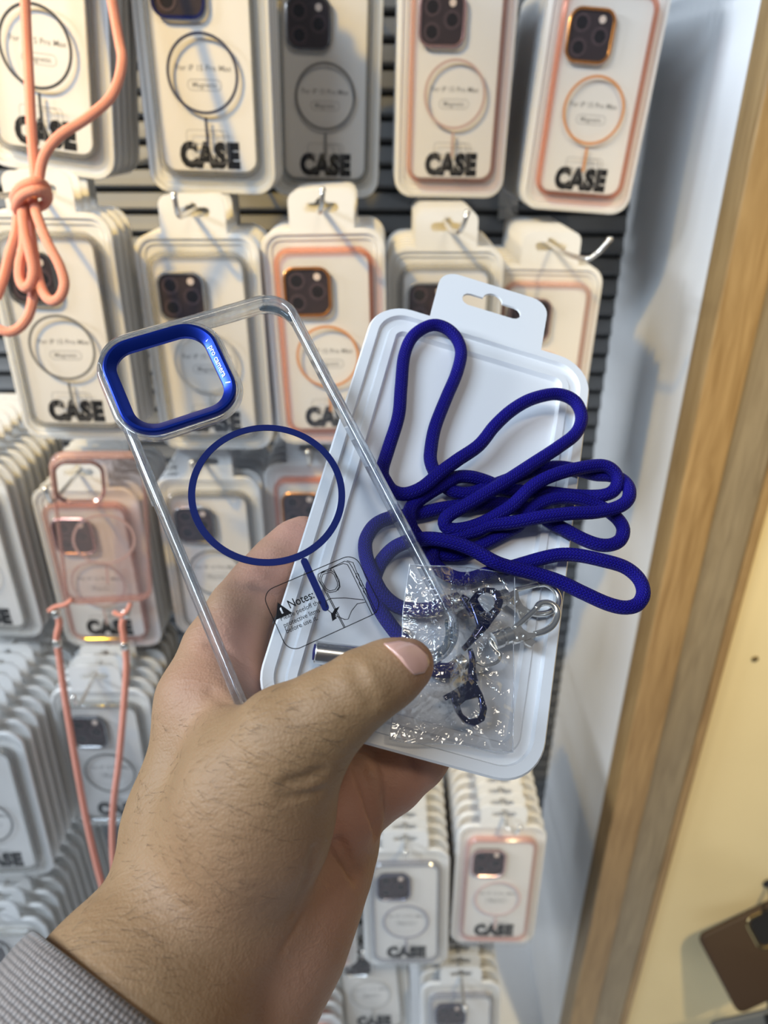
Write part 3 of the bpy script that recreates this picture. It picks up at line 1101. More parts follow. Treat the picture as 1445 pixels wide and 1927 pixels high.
clip('shiny pale blue metal clip with teardrop eye near top of the bag', 'C',
     [(255, 420), (330, 325), (430, 268), (540, 272), (620, 335), (650, 430), (615, 545), (540, 640), (470, 740), (400, 770), (345, 700), (320, 600)],
     [(355, 400), (400, 345), (470, 318), (540, 345), (560, 430), (530, 500), (465, 560), (400, 480)], 9.0, [(400, 720), (345, 800), (270, 890), (190, 975)],
     [(250, 420), (180, 380), (215, 460), (300, 600)])
clip('dark navy metal clip with D-shaped eye low in the bag', 'G',
     [(490, 1075), (560, 1010), (660, 935), (720, 1050), (752, 1150), (732, 1240), (660, 1280), (585, 1252), (525, 1170)],
     [(555, 1130), (600, 1092), (690, 1070), (705, 1160), (685, 1215), (625, 1228), (575, 1190)], 8.0, [(645, 960), (640, 880), (642, 800), (625, 730)],
     [(440, 1082), (540, 1025), (660, 940)])

# cellophane bag
from mathutils import noise as mnoise
NU, NV = 96, 150


def bag_px(u, v):
    L_ = np.array([(771, 1060), (758, 1150), (757, 1195), (745, 1300), (733, 1392)])
    R_ = np.array([(968, 1078), (969, 1150), (966, 1200), (967, 1300), (965, 1414)])
    tt = np.linspace(0, 1, 5)
    l = np.array([np.interp(v, tt, L_[:, k]) for k in (0, 1)])
    r = np.array([np.interp(v, tt, R_[:, k]) for k in (0, 1)])
    p = l + (r - l) * u
    p[1] += 5 * math.sin(u * 7 + 1) * (1 - v) * 0.4 + 6 * math.sin(u * 9) * v * 0.5
    return p


def bag_h(px, py):
    d = loc_of(CASE, px, py)
    k = min(1, max(0, (900 - px) / 70.0))
    k = k * k * (3 - 2 * k)
    if py > 1290:
        k *= max(0, 1 - (py - 1290) / 70)
    case_h = (TRAY.inverted() @ (CASE @ Vector((d.x, d.y, 0.0006)))).z * 1000
    return 6.0 + k * (case_h + 1.2 - 6.0)


bv_, bf_ = [], []
for side in (1, 0):
    for j in range(NV + 1):
        for i in range(NU + 1):
            u, v_ = i / NU, j / NV
            px, py = bag_px(u, v_)
            hb = bag_h(px, py)
            ed = min(u, 1 - u, v_ * 1.6, (1 - v_) * 1.6)
            puff = min(1, ed / 0.14)
            q = Vector((u * 3.2, v_ * 5.2, side * 4.0))
            rd = 1 - abs(mnoise.noise(q * 1.1)) * 2.2
            rd2 = 1 - abs(mnoise.noise(q * 2.7 + Vector((5, 1, 0)))) * 2.4
            rd3 = 1 - abs(mnoise.noise(Vector((q.x * 5.5 + q.y, q.y * 4.2 - q.x, q.z + 9)))) * 2.4
            cr_ = max(0, rd) ** 3 * 1.7 + max(0, rd2) ** 3 * 1.3 + max(0, rd3) ** 4 * 0.6 + 1.5 * mnoise.noise(q * 1.9 + Vector((2, 7, 3))) + 0.12 * mnoise.noise(q * 5.0)
            lift = (4.2 if side else 0.0) * puff
            if side and py < 1260 and px < 850:
                lift *= 0.45
            h = hb + lift + cr_ * (1.0 if side else 0.35) * min(1, 0.25 + puff)
            bv_.append(tuple(on_plane(TRAY, px, py, h * 0.001) - LBASE))
    o0 = 0 if side else (NU + 1) * (NV + 1)
    for j in range(NV):
        for i in range(NU):
            a = o0 + j * (NU + 1) + i
            qd = (a, a + NU + 1, a + NU + 2, a + 1)
            bf_.append(qd if side else qd[::-1])
be = mesh_obj('plastic_bag', [Vector(p) + LBASE - cbase for p in bv_], bf_, M_BAG, None, True, Matrix.Translation(cbase))
M_SEAM = clear('sealed_film_edge', (0.96, 0.97, 0.98), 0.1, 0.12, 0.30, (0.9, 0.93, 1.0), grazing=0.5)
loopi = [i for i in range(NU + 1)] + [j * (NU + 1) + NU for j in range(1, NV + 1)] + [NV * (NU + 1) + i for i in range(NU - 1, -1, -1)] + [j * (NU + 1) for j in range(NV - 1, 0, -1)]
seam = np.array([bv_[i] for i in loopi + loopi[:1]]) + np.array(LBASE - cbase)
v, f, _ = tube(seam, 0.00022, 5, False)
mesh_obj('seal_seam', v, f, M_SEAM, be, True)
tag(be, 'small crinkled clear cellophane bag lying over the tray bottom', 'bag')

# ------------------------------------------------------------------ hand and forearm: one continuous surface
def cs(px, py, z):
    return np.array([(px - CX) / FPX * z, (py - CY) / FPX * z, z])


def cone_sdf(p, a, b, ra, rb):
    ab = b - a
    t = np.clip(((p - a) @ ab) / (ab @ ab), 0, 1).astype(np.float32)
    d = np.sqrt(((p - a - t[:, None] * ab) ** 2).sum(1))
    return d - (ra + (rb - ra) * t)


def smin(a, b, k):
    h = np.clip(0.5 + 0.5 * (b - a) / k, 0, 1)
    return b * (1 - h) + a * h - k * h * (1 - h)


def chain(pts):
    return [(cs(*p[:3]), cs(*q[:3]), p[3], q[3]) for p, q in zip(pts[:-1], pts[1:])]


AX0, AX1 = cs(385, 1715, .244), cs(20, 2260, .196)
AXD = (AX1 - AX0) / np.linalg.norm(AX1 - AX0)
G_ARM = chain([(20, 2260, .196, .0350), (258, 1905, .2248, .0325), (385, 1715, .244, .0280)])
G_ARM += chain([(372, 1690, .250, .0265), (358, 1560, .258, .0205), (392, 1325, .268, .0170)])      # index metacarpal / back of the hand
G_ARM += chain([(430, 1650, .244, .0280), (478, 1525, .234, .0235), (545, 1402, .2265, .0155)])     # ball of the thumb
G_THUMB = chain([(478, 1470, .2325, .0200), (545, 1402, .2265, .0168), (618, 1342, .2240, .0130), (684, 1294, .2230, .0110), (735, 1266, .2262, .0098), (768, 1250, .2290, .0080)])
G_WEB = chain([(440, 1400, .246, .0125), (430, 1345, .262, .0120)])
G_PALM = chain([(505, 1700, .262, .0300), (445, 1850, .252, .0300)])                               # heel of the hand
G_PALM += chain([(505, 1690, .264, .0290), (590, 1590, .276, .0195), (612, 1560, .280, .0175)])
G_PALM += chain([(450, 1560, .268, .0240), (480, 1400, .280, .0170)])
G_IDX = chain([(392, 1318, .272, .0172), (420, 1225, .282, .0145), (452, 1150, .288, .0116), (488, 1100, .294, .0106), (524, 1055, .299, .0095), (556, 1020, .303, .0082), (574, 1004, .305, .0068)])
G_MID = chain([(470, 1350, .284, .0160), (520, 1250, .296, .0122), (600, 1150, .306, .0105), (690, 1080, .312, .0085)])
G_RNG = chain([(560, 1500, .286, .0150), (655, 1425, .2900, .0120), (770, 1330, .298, .0098), (850, 1260, .302, .0080)])
G_PAD = chain([(590, 1610, .2760, .0185), (640, 1530, .2700, .0150), (662, 1478, .2730, .0120)])
G_PNK = chain([(684, 1512, .2850, .0122), (738, 1468, .2840, .0118), (785, 1430, .2850, .0108), (850, 1370, .292, .0085)])
CREASE = []


def hand_sdf(p, crease=True):
    def grp(g, k):
        d = None
        for c in g:
            e = cone_sdf(p, *c)
            d = e if d is None else smin(d, e, k)
        return d
    arm = smin(grp(G_ARM, 0.012), grp(G_THUMB, 0.004), 0.008)
    palm = grp(G_PALM, 0.016)
    d = smin(arm, palm, 0.0055)
    d = smin(d, grp(G_WEB, 0.01), 0.012)
    for g, k in ((G_IDX, 0.009), (G_MID, 0.007), (G_RNG, 0.006), (G_PNK, 0.005)):
        d = smin(d, grp(g, 0.006), k) if g is G_IDX else d
    d = smin(d, grp(G_PAD, 0.005), 0.0040)
    fing = smin(grp(G_RNG, 0.005), grp(G_PNK, 0.003), 0.0012)
    d = smin(d, fing, 0.0014)
    d = smin(d, grp(G_MID, 0.005), 0.003)
    if crease:
        for c in CREASE:
            e = cone_sdf(p, *c)
            d = -smin(-d, e, 0.0016)
    return d


def trace(pxs):
    """camera-space surface points for pixels"""
    d = np.array([[(x - CX) / FPX, (y - CY) / FPX, 1.0] for x, y in pxs])
    t = np.full(len(d), 0.15)
    for _ in range(90):
        t = t + hand_sdf(d * t[:, None], False) * 0.75
    return d * t[:, None]


for line, r in (([(604, 1452), (575, 1468), (540, 1474)], .0010), ([(606, 1490), (570, 1500), (530, 1502)], .0007), ([(590, 1600), (575, 1660), (552, 1720)], .0008),
                ([(606, 1545), (636, 1588), (670, 1645)], .0018), ([(676, 1440), (692, 1480), (704, 1520), (714, 1566)], .0020), ([(590, 1640), (570, 1720), (530, 1790)], .0006),
                ([(655, 1250), (672, 1290), (700, 1330)], .0005), ([(668, 1243), (686, 1284), (712, 1322)], .0005), ([(480, 1100), (505, 1110), (520, 1120)], .0006), ([(392, 1210), (430, 1222), (465, 1250)], .0007),
                ([(395, 1300), (430, 1322), (452, 1350)], .0008), ([(760, 1420), (780, 1450), (785, 1475)], .0007)):
    s = trace(line)
    for a, b2 in zip(s[:-1], s[1:]):
        if abs(a[2] - b2[2]) > 0.008:
            continue
        CREASE.append((a - np.array([0, 0, 0.0002]), b2 - np.array([0, 0, 0.0002]), r * 1.5, r * 1.5))

VOX = 0.00115
lo = np.array([-0.165, -0.004, 0.185])
hi = np.array([0.040, 0.200, 0.326])
dims = np.ceil((hi - lo) / VOX).astype(int)
ax = [lo[k] + VOX * np.arange(dims[k]) for k in range(3)]
vol = np.empty(dims, np.float32)
for i in range(0, dims[0], 8):
    xs = ax[0][i:i + 8]
    g = np.stack(np.meshgrid(xs, ax[1], ax[2], indexing='ij'), -1).reshape(-1, 3).astype(np.float32)
    vol[i:i + 8] = hand_sdf(g).reshape(len(xs), dims[1], dims[2])


def surface_nets(v):
    s = v < 0
    c = [s[i:s.shape[0] - 1 + i, j:s.shape[1] - 1 + j, k:s.shape[2] - 1 + k] for i in (0, 1) for j in (0, 1) for k in (0, 1)]
    cnt = sum(x.astype(np.int8) for x in c)
    act = (cnt > 0) & (cnt < 8)
    idx = -np.ones(act.shape, np.int64)
    cells = np.argwhere(act)
    idx[act] = np.arange(len(cells))
    acc = np.zeros((len(cells), 3))
    num = np.zeros(len(cells))
    corners = [np.array((i, j, k)) for i in (0, 1) for j in (0, 1) for k in (0, 1)]
    val = [v[cells[:, 0] + q[0], cells[:, 1] + q[1], cells[:, 2] + q[2]] for q in corners]
    for a in range(8):
        for b_ in range(a + 1, 8):
            if abs(corners[a] - corners[b_]).sum() != 1:
                continue
            m = (val[a] < 0) != (val[b_] < 0)
            t = val[a][m] / (val[a][m] - val[b_][m])
            acc[m] += corners[a] + t[:, None] * (corners[b_] - corners[a])
            num[m] += 1
    pos = cells + acc / num[:, None]
    quads = []
    for axis in range(3):
        sl0 = [slice(None)] * 3
        sl1 = [slice(None)] * 3
        sl0[axis] = slice(0, -1)
        sl1[axis] = slice(1, None)
        ch = s[tuple(sl0)] != s[tuple(sl1)]
        e = np.argwhere(ch)
        u_, w_ = (axis + 1) % 3, (axis + 2) % 3
        ok = (e[:, u_] > 0) & (e[:, w_] > 0) & (e[:, u_] < act.shape[u_]) & (e[:, w_] < act.shape[w_])
        e = e[ok]
        ins = s[e[:, 0], e[:, 1], e[:, 2]]
        du, dw = np.zeros(3, int), np.zeros(3, int)
        du[u_], dw[w_] = 1, 1
        q = np.stack([idx[tuple((e - du - dw).T)], idx[tuple((e - dw).T)], idx[tuple(e.T)], idx[tuple((e - du).T)]], 1)
        q[~ins] = q[~ins][:, ::-1]
        quads.append(q)
    return pos, np.vstack(quads)


hv, hf = surface_nets(vol)
hf = hf[(hf >= 0).all(1)]
hv = lo + hv * VOX
# two light smoothing passes
for _ in range(3):
    acc = np.zeros_like(hv)
    num = np.zeros(len(hv))
    for a, b_ in ((0, 1), (1, 2), (2, 3), (3, 0)):
        np.add.at(acc, hf[:, a], hv[hf[:, b_]])
        np.add.at(acc, hf[:, b_], hv[hf[:, a]])
        np.add.at(num, hf[:, a], 1)
        np.add.at(num, hf[:, b_], 1)
    hv = hv * 0.5 + 0.5 * acc / np.maximum(num, 1)[:, None]

BW = np.array([[RIGHT[k], -UP[k], FWD[k]] for k in range(3)])


def cw_(v):
    return np.asarray(v) @ BW.T + np.array(CAM)


PB = np.array(c2w(cs(375, 1705, .246)))


def skin_mat():
    m, nt, b, out = nodes('skin')
    N, L = nt.nodes, nt.links
    tc = N.new('ShaderNodeTexCoord')
    at = N.new('ShaderNodeAttribute')
    at.attribute_name = 'palm'
    n1 = N.new('ShaderNodeTexNoise')
    n1.inputs['Scale'].default_value = 55
    n1.inputs['Detail'].default_value = 5
    L.new(tc.outputs['Object'], n1.inputs['Vector'])
    mx = N.new('ShaderNodeMix')
    mx.data_type = 'RGBA'
    mx.inputs[6].default_value = (0.238, 0.136, 0.064, 1)
    mx.inputs[7].default_value = (0.312, 0.192, 0.098, 1)
    L.new(n1.outputs['Fac'], mx.inputs[0])
    mp = N.new('ShaderNodeMix')
    mp.data_type = 'RGBA'
    mp.inputs[6].default_value = (0.46, 0.220, 0.155, 1)
    mp.inputs[7].default_value = (0.56, 0.310, 0.230, 1)
    L.new(n1.outputs['Fac'], mp.inputs[0])
    m2 = N.new('ShaderNodeMix')
    m2.data_type = 'RGBA'
    L.new(at.outputs['Fac'], m2.inputs[0])
    L.new(mx.outputs[2], m2.inputs[6])
    L.new(mp.outputs[2], m2.inputs[7])
    L.new(m2.outputs[2], b.inputs['Base Color'])
    b.inputs['Roughness'].default_value = 0.55
    b.inputs['Specular IOR Level'].default_value = 0.28
    b.inputs['Subsurface Weight'].default_value = 0.12
    b.inputs['Subsurface Radius'].default_value = (0.004, 0.0015, 0.0008)
    b.inputs['Subsurface Scale'].default_value = 1.0
    # fine skin relief: stretched wrinkles and pores
    mpn = N.new('ShaderNodeMapping')
    mpn.inputs['Rotation'].default_value = (0.3, 0.6, 0.5)
    mpn.inputs['Scale'].default_value = (130, 420, 260)
    L.new(tc.outputs['Object'], mpn.inputs[0])
    n2 = N.new('ShaderNodeTexNoise')
    n2.inputs['Scale'].default_value = 1.0
    n2.inputs['Detail'].default_value = 4
    n2.inputs['Distortion'].default_value = 0.8
    L.new(mpn.outputs[0], n2.inputs['Vector'])
    n3 = N.new('ShaderNodeTexVoronoi')
    n3.inputs['Scale'].default_value = 1100
    L.new(tc.outputs['Object'], n3.inputs['Vector'])
    ad = N.new('ShaderNodeMath')
    ad.operation = 'MULTIPLY_ADD'
    ad.inputs[1].default_value = 0.25
    L.new(n3.outputs['Distance'], ad.inputs[0])
    L.new(n2.outputs['Fac'], ad.inputs[2])
    bp = N.new('ShaderNodeBump')
    bp.inputs['Strength'].default_value = 0.48
    bp.inputs['Distance'].default_value = 0.0009
    L.new(ad.outputs[0], bp.inputs['Height'])
    L.new(bp.outputs['Normal'], b.inputs['Normal'])
    return m


M_SKIN = skin_mat()
hw = cw_(hv) - PB
person = mesh_obj('person', hw, hf, M_SKIN, None, True, Matrix.Translation(Vector(PB)))
palm = np.zeros(len(hv))
for px, py, z, s, w in ((650, 1530, .260, .016, 0.9), (770, 1470, .277, .018, .9), (560, 1810, .24, .022, .55), (625, 1690, .25, .02, .65), (520, 1650, .225, .02, .25), (440, 1220, .27, .012, .85), (510, 1080, .285, .012, .9),
                        (565, 1010, .297, .012, 1.0), (455, 1290, .268, .014, .9), (400, 1290, .262, .012, .6), (600, 1480, .235, .012, .35), (790, 1245, .228, .008, .5)):
    palm = np.maximum(palm, w * np.exp(-(((hv - cs(px, py, z)) ** 2).sum(1)) / (2 * s * s)))
at_ = person.data.attributes.new('palm', 'FLOAT', 'POINT')
at_.data.foreach_set('value', np.clip(palm, 0, 1).astype(np.float32))
tag(person, 'left hand and forearm holding the clear case and tray between thumb and fingers', 'person')

# thumb nail
M_NAIL = plain('nail', (0.62, 0.36, 0.29), 0.25, coat=0.4)
base_l = np.array([(722, 1212), (738, 1226), (752, 1240), (765, 1256), (779, 1270)], float)
tip_l = np.array([(752, 1207), (782, 1214), (802, 1232), (806, 1249), (797, 1266)], float)
NN, MM = 14, 10
pp = []
for j in range(MM + 1):
    for i in range(NN + 1):
        u = i / NN * 4
        bb = np.array([np.interp(u, range(5), base_l[:, k]) for k in (0, 1)])
        tt_ = np.array([np.interp(u, range(5), tip_l[:, k]) for k in (0, 1)])
        pp.append(bb + (tt_ - bb) * j / MM)
sp = trace(pp)
eps = 4e-4
grad = np.stack([hand_sdf(sp + np.eye(3)[k] * eps, False) - hand_sdf(sp - np.eye(3)[k] * eps, False) for k in range(3)], 1)
grad /= np.linalg.norm(grad, axis=1)[:, None]
bad = np.abs(hand_sdf(sp, False)) > 0.0008
off = np.array([0.00035 + 0.0003 * math.sin(math.pi * (k % (NN + 1)) / NN) for k in range(len(pp))])
sp2 = sp + grad * off[:, None]
sp3 = sp - grad * 0.0004
nq, npt = [], len(pp)
for j in range(MM):
    for i in range(NN):
        q = [j * (NN + 1) + i, j * (NN + 1) + i + 1, (j + 1) * (NN + 1) + i + 1, (j + 1) * (NN + 1) + i]
        if bad[q].any():
            continue
        nq.append(tuple(q))
edge = {}
for q in nq:
    for a, b_ in zip(q, q[1:] + q[:1]):
        edge[(a, b_)] = edge.get((a, b_), 0) + 1
rim = [(b_, a, a + npt, b_ + npt) for (a, b_) in edge if (b_, a) not in edge]
nail = mesh_obj('thumb_nail', cw_(np.vstack([sp2, sp3])) - PB, nq + rim, M_NAIL, person, True)
tag(nail, 'smooth pinkish thumb nail')

# fine dark hairs on the forearm and the back of the thumb base
M_HAIR = plain('arm_hair', (0.05, 0.03, 0.02), 0.5)
hx = []
while len(hx) < 520:
    x, y = rng.uniform(90, 640), rng.uniform(1290, 1925)
    if y < 1345 and x < 440:
        continue
    # inside the hairy side: left of a slanted line
    if (x - 330) * 0.80 + (y - 1600) * 0.62 > rng.normal(105, 45):
        continue
    hx.append((x, y))
hs = trace(hx)
ok = np.abs(hand_sdf(hs, False)) < 0.0006
hs = hs[ok]
grad = np.stack([hand_sdf(hs + np.eye(3)[k] * eps, False) - hand_sdf(hs - np.eye(3)[k] * eps, False) for k in range(3)], 1)
grad /= np.linalg.norm(grad, axis=1)[:, None]
hvv, hff = [], []
for p, n_ in zip(hs, grad):
    dr = np.array([0.85, 0.10, -0.05]) + rng.normal(0, 0.20, 3)
    dr = dr - n_ * dr.dot(n_)
    dr /= np.linalg.norm(dr)
    sd = np.cross(dr, n_)
    ln_ = rng.uniform(0.0035, 0.0075)
    cv = rng.normal(0, 0.25)
    b0_ = len(hvv)
    for s_ in range(4):
        t = s_ / 3
        c = p + dr * ln_ * t + sd * cv * ln_ * t * t + n_ * (0.0008 * math.sin(t * 2.2) + 0.0001)
        w = 0.000042 * (1 - 0.8 * t)
        for kk in range(3):
            a = 2 * math.pi * kk / 3
            hvv.append(c + sd * w * math.cos(a) + n_ * w * math.sin(a))
    for s_ in range(3):
        for kk in range(3):
            a, b_ = b0_ + s_ * 3 + kk, b0_ + s_ * 3 + (kk + 1) % 3
            hff.append((a, b_, b_ + 3, a + 3))
ho = mesh_obj('arm_hair', cw_(np.array(hvv)) - PB, hff, M_HAIR, person, True)
tag(ho, 'fine dark arm hairs', kind='stuff')


# sleeve
def fabric():
    m, nt, b, out = nodes('waffle_fabric')
    N, L = nt.nodes, nt.links
    uv = N.new('ShaderNodeUVMap')
    vo = N.new('ShaderNodeTexVoronoi')
    vo.inputs['Scale'].default_value = 1.0
    vo.inputs['Randomness'].default_value = 0.12
    L.new(uv.outputs['UV'], vo.inputs['Vector'])
    cr2 = N.new('ShaderNodeValToRGB')
    cr2.color_ramp.elements[0].color = (0.30, 0.245, 0.215, 1)
    cr2.color_ramp.elements[1].color = (0.075, 0.062, 0.055, 1)
    cr2.color_ramp.elements[0].position = 0.10
    cr2.color_ramp.elements[1].position = 0.62
    L.new(vo.outputs['Distance'], cr2.inputs[0])
    L.new(cr2.outputs[0], b.inputs['Base Color'])
    iv = N.new('ShaderNodeMath')
    iv.operation = 'SUBTRACT'
    iv.inputs[0].default_value = 1.0
    L.new(vo.outputs['Distance'], iv.inputs[1])
    bp = N.new('ShaderNodeBump')
    bp.inputs['Strength'].default_value = 0.9
    bp.inputs['Distance'].default_value = 0.0006
    L.new(iv.outputs[0], bp.inputs['Height'])
    L.new(bp.outputs['Normal'], b.inputs['Normal'])
    b.inputs['Roughness'].default_value = 0.55
    b.inputs['Sheen Weight'].default_value = 0.3
    return m


cuff = AX0 + AXD * 0.033
far = AX0 + AXD * 0.15
axd = (far - cuff) / np.linalg.norm(far - cuff)
e1 = np.cross(axd, [0, 0, 1.0])
e1 /= np.linalg.norm(e1)
e2 = np.cross(axd, e1)
sv, suv = [], []
NA, NL = 72, 26
prof = [(-0.0005, 0.0360), (-0.0012, 0.0378), (-0.0008, 0.0398), (0.0010, 0.0408)] + [(0.004 + 0.100 * k / NL, 0.0412 + 0.004 * k / NL) for k in range(NL)]
for (t, r) in prof:
    for i in range(NA + 1):
        a = 2 * math.pi * i / NA
        rr = r * (1 + 0.012 * math.sin(3 * a + 14 * t) + 0.008 * math.sin(5 * a - 30 * t))
        sv.append(cuff + axd * t + (e1 * math.cos(a) + e2 * math.sin(a) * 0.95) * rr)
        suv.append((i / NA * 165, t / 0.00165))
sf = []
for j in range(len(prof) - 1):
    for i in range(NA):
        a = j * (NA + 1) + i
        sf.append((a, a + 1, a + NA + 2, a + NA + 1))
so = mesh_obj('sleeve', cw_(np.array(sv)) - PB, sf, fabric(), person, True, None, suv)
tag(so, 'grey-beige waffle knit sleeve cuff')


# ------------------------------------------------------------------ coral cord knotted round a hook
def zp(x, y, z):
    return (x * 0.18, 320 + y * 0.18, z)


def px_tube(pts, r, base, step=0.002, n=10):
    p, _ = catmull(np.array([tuple(P(*q)) for q in pts]) - np.array(base), step)
    return tube(p, r, n, True, 1 / 0.0022)


kb = P(62, 365, .515)
ck = empty('coral_lanyard', Matrix.Translation(kb))
strands = [
    ('strand', [(30, -420, .462), (40, -160, .488), (50, 60, .505), (55, 160, .507), (60, 260, .510), (66, 330, .514), (68, 372, .518)]),
    ('strand', [(120, -420, .466), (180, -160, .492), (221, 60, .510), (229, 120, .508), (210, 180, .506), (164, 222, .504), (112, 256, .503), (84, 292, .506), (74, 335, .510), (72, 372, .514)]),
    ('knot_wrap', [(88, 378, .522), (86, 352, .516), (70, 343, .504), (48, 347, .503), (32, 360, .506), (28, 378, .512), (40, 392, .520), (62, 392, .524), (84, 384, .520), (90, 366, .510), (74, 358, .500), (52, 362, .499), (36, 374, .502), (30, 392, .508), (42, 402, .514)]),
    ('loop', [zp(270, 250, .512), zp(235, 420, .508), zp(255, 640, .506), zp(310, 860, .506), zp(345, 1040, .507), zp(325, 1170, .508), zp(265, 1235, .509), zp(210, 1150, .511), zp(205, 990, .512), zp(245, 800, .514), zp(250, 560, .515), zp(260, 300, .516)]),
    ('loop', [zp(330, 250, .510), zp(390, 480, .507), zp(500, 760, .505), zp(615, 980, .505), zp(672, 1170, .506), zp(640, 1310, .507), zp(555, 1372, .508), zp(470, 1310, .510), zp(405, 1150, .512), zp(360, 900, .514), zp(320, 600, .515), zp(310, 300, .516)]),
    ('tail', [zp(220, 300, .516), zp(190, 450, .518), zp(165, 660, .519), zp(95, 900, .520), zp(30, 1150, .520), zp(-40, 1340, .520)]),
    ('tail', [zp(330, 1080, .516), zp(342, 1220, .517), zp(338, 1370, .518), zp(295, 1530, .519), zp(200, 1650, .520), zp(80, 1695, .520), zp(-60, 1640, .520)]),
]
for nm, ps in strands:
    v, f, uv = px_tube(ps, 0.0034, kb)
    mesh_obj(nm, v, f, M_PINKCORD, ck, True, None, uv)
tag(ck, 'coral pink cord knotted and looped over a hook at upper left', 'lanyard')

# ------------------------------------------------------------------ loose pink case on its strap
M_PINKRIM = clear('pink_clear_rim', (0.93, 0.78, 0.74), 0.08, 0.06, 0.22, (0.80, 0.52, 0.46), grazing=0.6)
M_PINKBACK = clear('pink_clear_back', (0.95, 0.88, 0.86), 0.04, 0.04, 0.06, (0.9, 0.75, 0.72), grazing=0.6)
M_ROSEMETAL = plain('rose_metal', (0.62, 0.36, 0.32), 0.22, 0.9)
M_ROSEPRINT = plain('rose_print', (0.62, 0.40, 0.36), 0.45)
LR = Matrix.Rotation(math.radians(14), 4, 'Z') @ Matrix.Rotation(math.radians(4), 4, 'X') @ Matrix.Rotation(math.radians(6), 4, 'Y') @ BASE
lc = P(196, 1016, .700)
LM = Matrix.Translation(lc - (LR @ Vector((0, -0.0065, 0)))) @ LR
le = empty('phone_case', LM)
lb = autosmooth(MB().add(loft([ring3(0.0815, 0.1645, 0.0135, i, z, 8) for i, z in bprof], closed=True)).build('bumper', M_PINKRIM, le), 60)
lcx, lcy = -0.0165, 0.0560
MB().add(plate([rrect(0.0775, 0.1605, 0.0115, 8), rrect(0.0400, 0.0395, 0.011, 8, lcx, lcy)], -0.0012, -0.0002)).build('back_panel', M_PINKBACK, le)


def lrg(inset, z):
    return [(x, y, z) for x, y in rrect(0.0430 - 2 * inset, 0.0425 - 2 * inset, 0.0125 - inset, 8, lcx, lcy)]


autosmooth(MB().add(loft([lrg(0, -0.001), lrg(0, 0.0022), lrg(0.0006, 0.0026), lrg(0.0014, 0.0026), lrg(0.003, 0.001), lrg(0.003, -0.001)], closed=True)).build('camera_ring', M_ROSEMETAL, le), 30)
MB().add(plate([circle(0.0281, 64, 0, -0.0065), circle(0.0258, 64, 0, -0.0065)], -0.0001, 0.0002)).build('magnet_ring', M_ROSEPRINT, le)
MB().add(plate([rrect(0.0024, 0.020, 0.001, 4, 0, -0.048)], -0.0001, 0.0002)).build('magnet_bar', M_ROSEPRINT, le)
tag(le, 'loose pink clear phone case hanging unpackaged in third row', 'phone case')
sb_ = P(170, 1300, .74)
se = empty('pink_strap', Matrix.Translation(sb_))
for ps in ([(104, 1150, .700), (112, 1172, .704), (107, 1200, .708), (112, 1240, .715), (122, 1310, .722), (140, 1420, .728), (160, 1530, .735), (180, 1620, .742), (200, 1690, .746), (215, 1712, .746)],
           [(238, 1150, .700), (230, 1175, .704), (234, 1205, .708), (238, 1250, .715), (233, 1330, .722), (224, 1430, .728), (213, 1520, .735), (212, 1600, .742), (218, 1670, .746), (225, 1712, .746)]):
    v, f, uv = px_tube(ps, 0.0031, sb_)
    mesh_obj('strap_cord', v, f, M_PINKCORD, se, True, None, uv)
for q, q2 in (((107, 1203, .708), (108, 1220, .711)), ((234, 1208, .708), (236, 1225, .711)), ((104, 1148, .700), (107, 1160, .702)), ((238, 1148, .700), (235, 1160, .702))):
    a, c = P(*q), P(*q2)
    MB().add(lathe([(0.0032, 0), (0.0040, 0.0006), (0.0040, 0.0070), (0.0032, 0.0076)], 12), align(a - sb_, c - a)).build('metal_tip', M_CHROME, se, True)
v, f, uv = px_tube([(92, 1150, .699), (104, 1142, .697), (122, 1138, .696), (136, 1128, .695)], 0.0022, sb_)
mesh_obj('tie', v, f, M_PINKCORD, se, True, None, uv)
v, f, uv = px_tube([(214, 1152, .699), (228, 1158, .697), (240, 1148, .696), (246, 1136, .695)], 0.0022, sb_)
mesh_obj('tie', v, f, M_PINKCORD, se, True, None, uv)
tag(se, 'pair of pink strap cords hanging in front of the fourth-row package', 'strap')

# ------------------------------------------------------------------ things on the cream wall
def facing(px, py, z, ang):
    """matrix turned to the viewer and rolled by ang (degrees, clockwise)"""
    n = -ray(px, py).normalized()
    n = (n + Vector((0.25, -0.9, 0.1))).normalized()
    x = RIGHT - n * RIGHT.dot(n)
    x.normalize()
    y = n.cross(x)
    a = math.radians(ang)
    x2 = x * math.cos(a) - y * math.sin(a)
    y2 = n.cross(x2)
    m = Matrix((x2, y2, n)).transposed().to_4x4()
    m.translation = P(px, py, z)
    return m


bm4 = facing(1425, 1798, 1.075, -27)
bc = empty('leather_case', bm4)
pr = [(0.0012, -0.0045), (0.0, -0.003), (0.0, 0.003), (0.0012, 0.0045), (0.003, 0.005)]
autosmooth(MB().add(loft([ring3(0.128, 0.118, 0.012, i, z, 6) for i, z in pr], True, True)).build('shell', M_BROWN, bc), 40)


def brg(inset, z):
    return [(x, y, z) for x, y in rrect(0.046 - 2 * inset, 0.050 - 2 * inset, 0.013 - inset, 8, 0.028, 0.030)]


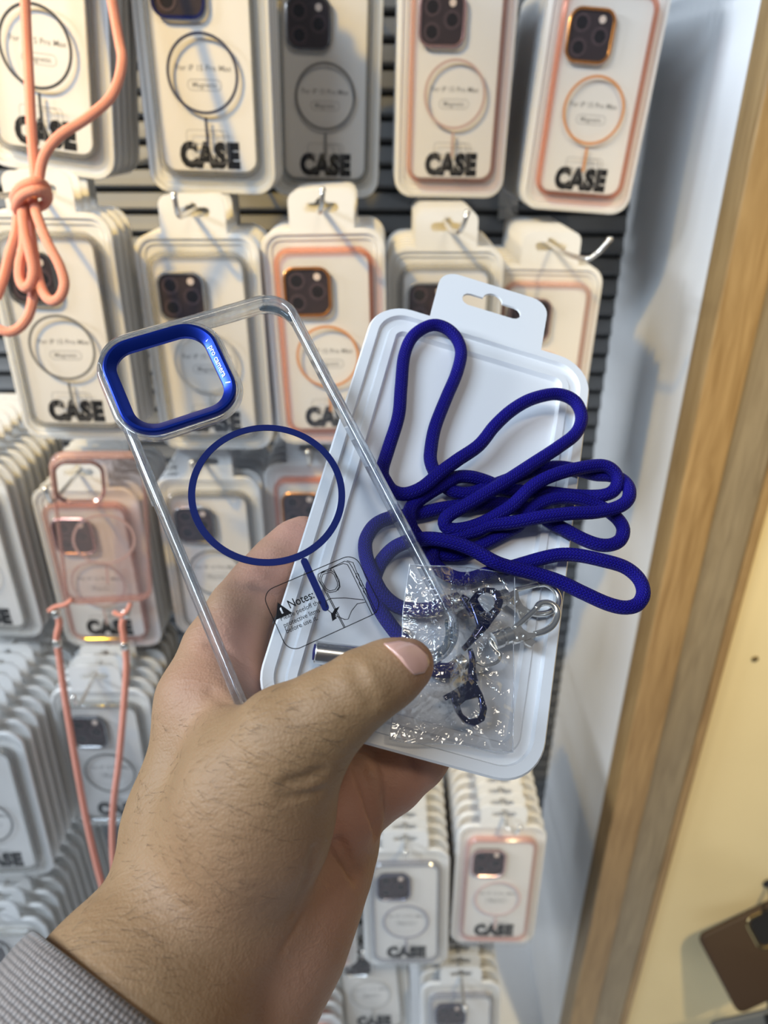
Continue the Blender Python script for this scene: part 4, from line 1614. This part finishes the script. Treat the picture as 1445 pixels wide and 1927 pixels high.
autosmooth(MB().add(loft([brg(0, 0.004), brg(0, 0.0072), brg(0.0008, 0.008), (brg(0.003, 0.008)), brg(0.0042, 0.006), brg(0.0042, 0.004)], closed=True)).build('camera_ring', M_GOLD, bc), 30)
MB().add(plate([rrect(0.036, 0.040, 0.010, 6, 0.028, 0.030)], 0.0045, 0.0054)).build('camera_window', M_BLACKPL, bc)
tag(bc, 'brown leather phone case with gold camera ring at lower right corner', 'phone case')
bm5 = facing(1420, 1968, 1.06, -14)
gc = empty('phone_case', bm5)
autosmooth(MB().add(loft([ring3(0.110, 0.085, 0.012, i, z, 6) for i, z in pr], True, True)).build('shell', M_GREYPL, gc), 40)
MB().add(plate([rrect(0.014, 0.080, 0.003, 4, 0.030, 0.0)], 0.0051, 0.0075)).build('strap', M_BLACKPL, gc)
MB().add(plate([rrect(0.030, 0.060, 0.006, 4, 0.052, -0.004)], 0.0051, 0.011)).build('lime_pad', M_LIME, gc)
tag(gc, 'slate grey case with black strap below the brown leather case', 'phone case')
for src, z0 in ((bm4, 0.05), (bm5, 0.03)):
    a = src @ Vector((0.03, z0, -0.004))
    w0 = Vector((a.x + 0.01, PF + 0.0115, a.z + 0.05))
    p, _ = catmull(np.array([tuple(w0), tuple((w0 + a) / 2 + Vector((0, -0.02, 0.006))), tuple(a)]) - np.array(w0), 0.004)
    hk = empty('wall_hook', Matrix.Translation(w0))
    v, f, _ = tube(p, 0.0022, 8)
    mesh_obj('wire', v, f, M_BLACKPL, hk, True)
    MB().add(lathe([(0.001, 0), (0.009, 0.0003), (0.009, 0.002), (0.004, 0.003)], 16), align((0, 0, 0), (0, -1, 0))).build('rosette', M_BLACKPL, hk, True)
    tag(hk, 'black wall hook holding the %s on the cream wall' % ('brown leather case' if src is bm4 else 'slate grey case'), 'hook')
sp_ = on_plane(Matrix.Translation((0, PF + 0.012, 0)) @ BASE, 1420, 1240)
sc = MB().add(lathe([(0.0005, -0.001), (0.0042, 0.0), (0.0042, 0.0008), (0.0030, 0.0016), (0.0012, 0.0010)], 16), align((0, 0, 0), (0, -1, 0))).build('screw', plain('brass_screw', (0.22, 0.16, 0.07), 0.4, 0.7), None, True, Matrix.Translation(sp_))
tag(sc, 'small brass screw head set in the cream wall', 'screw')
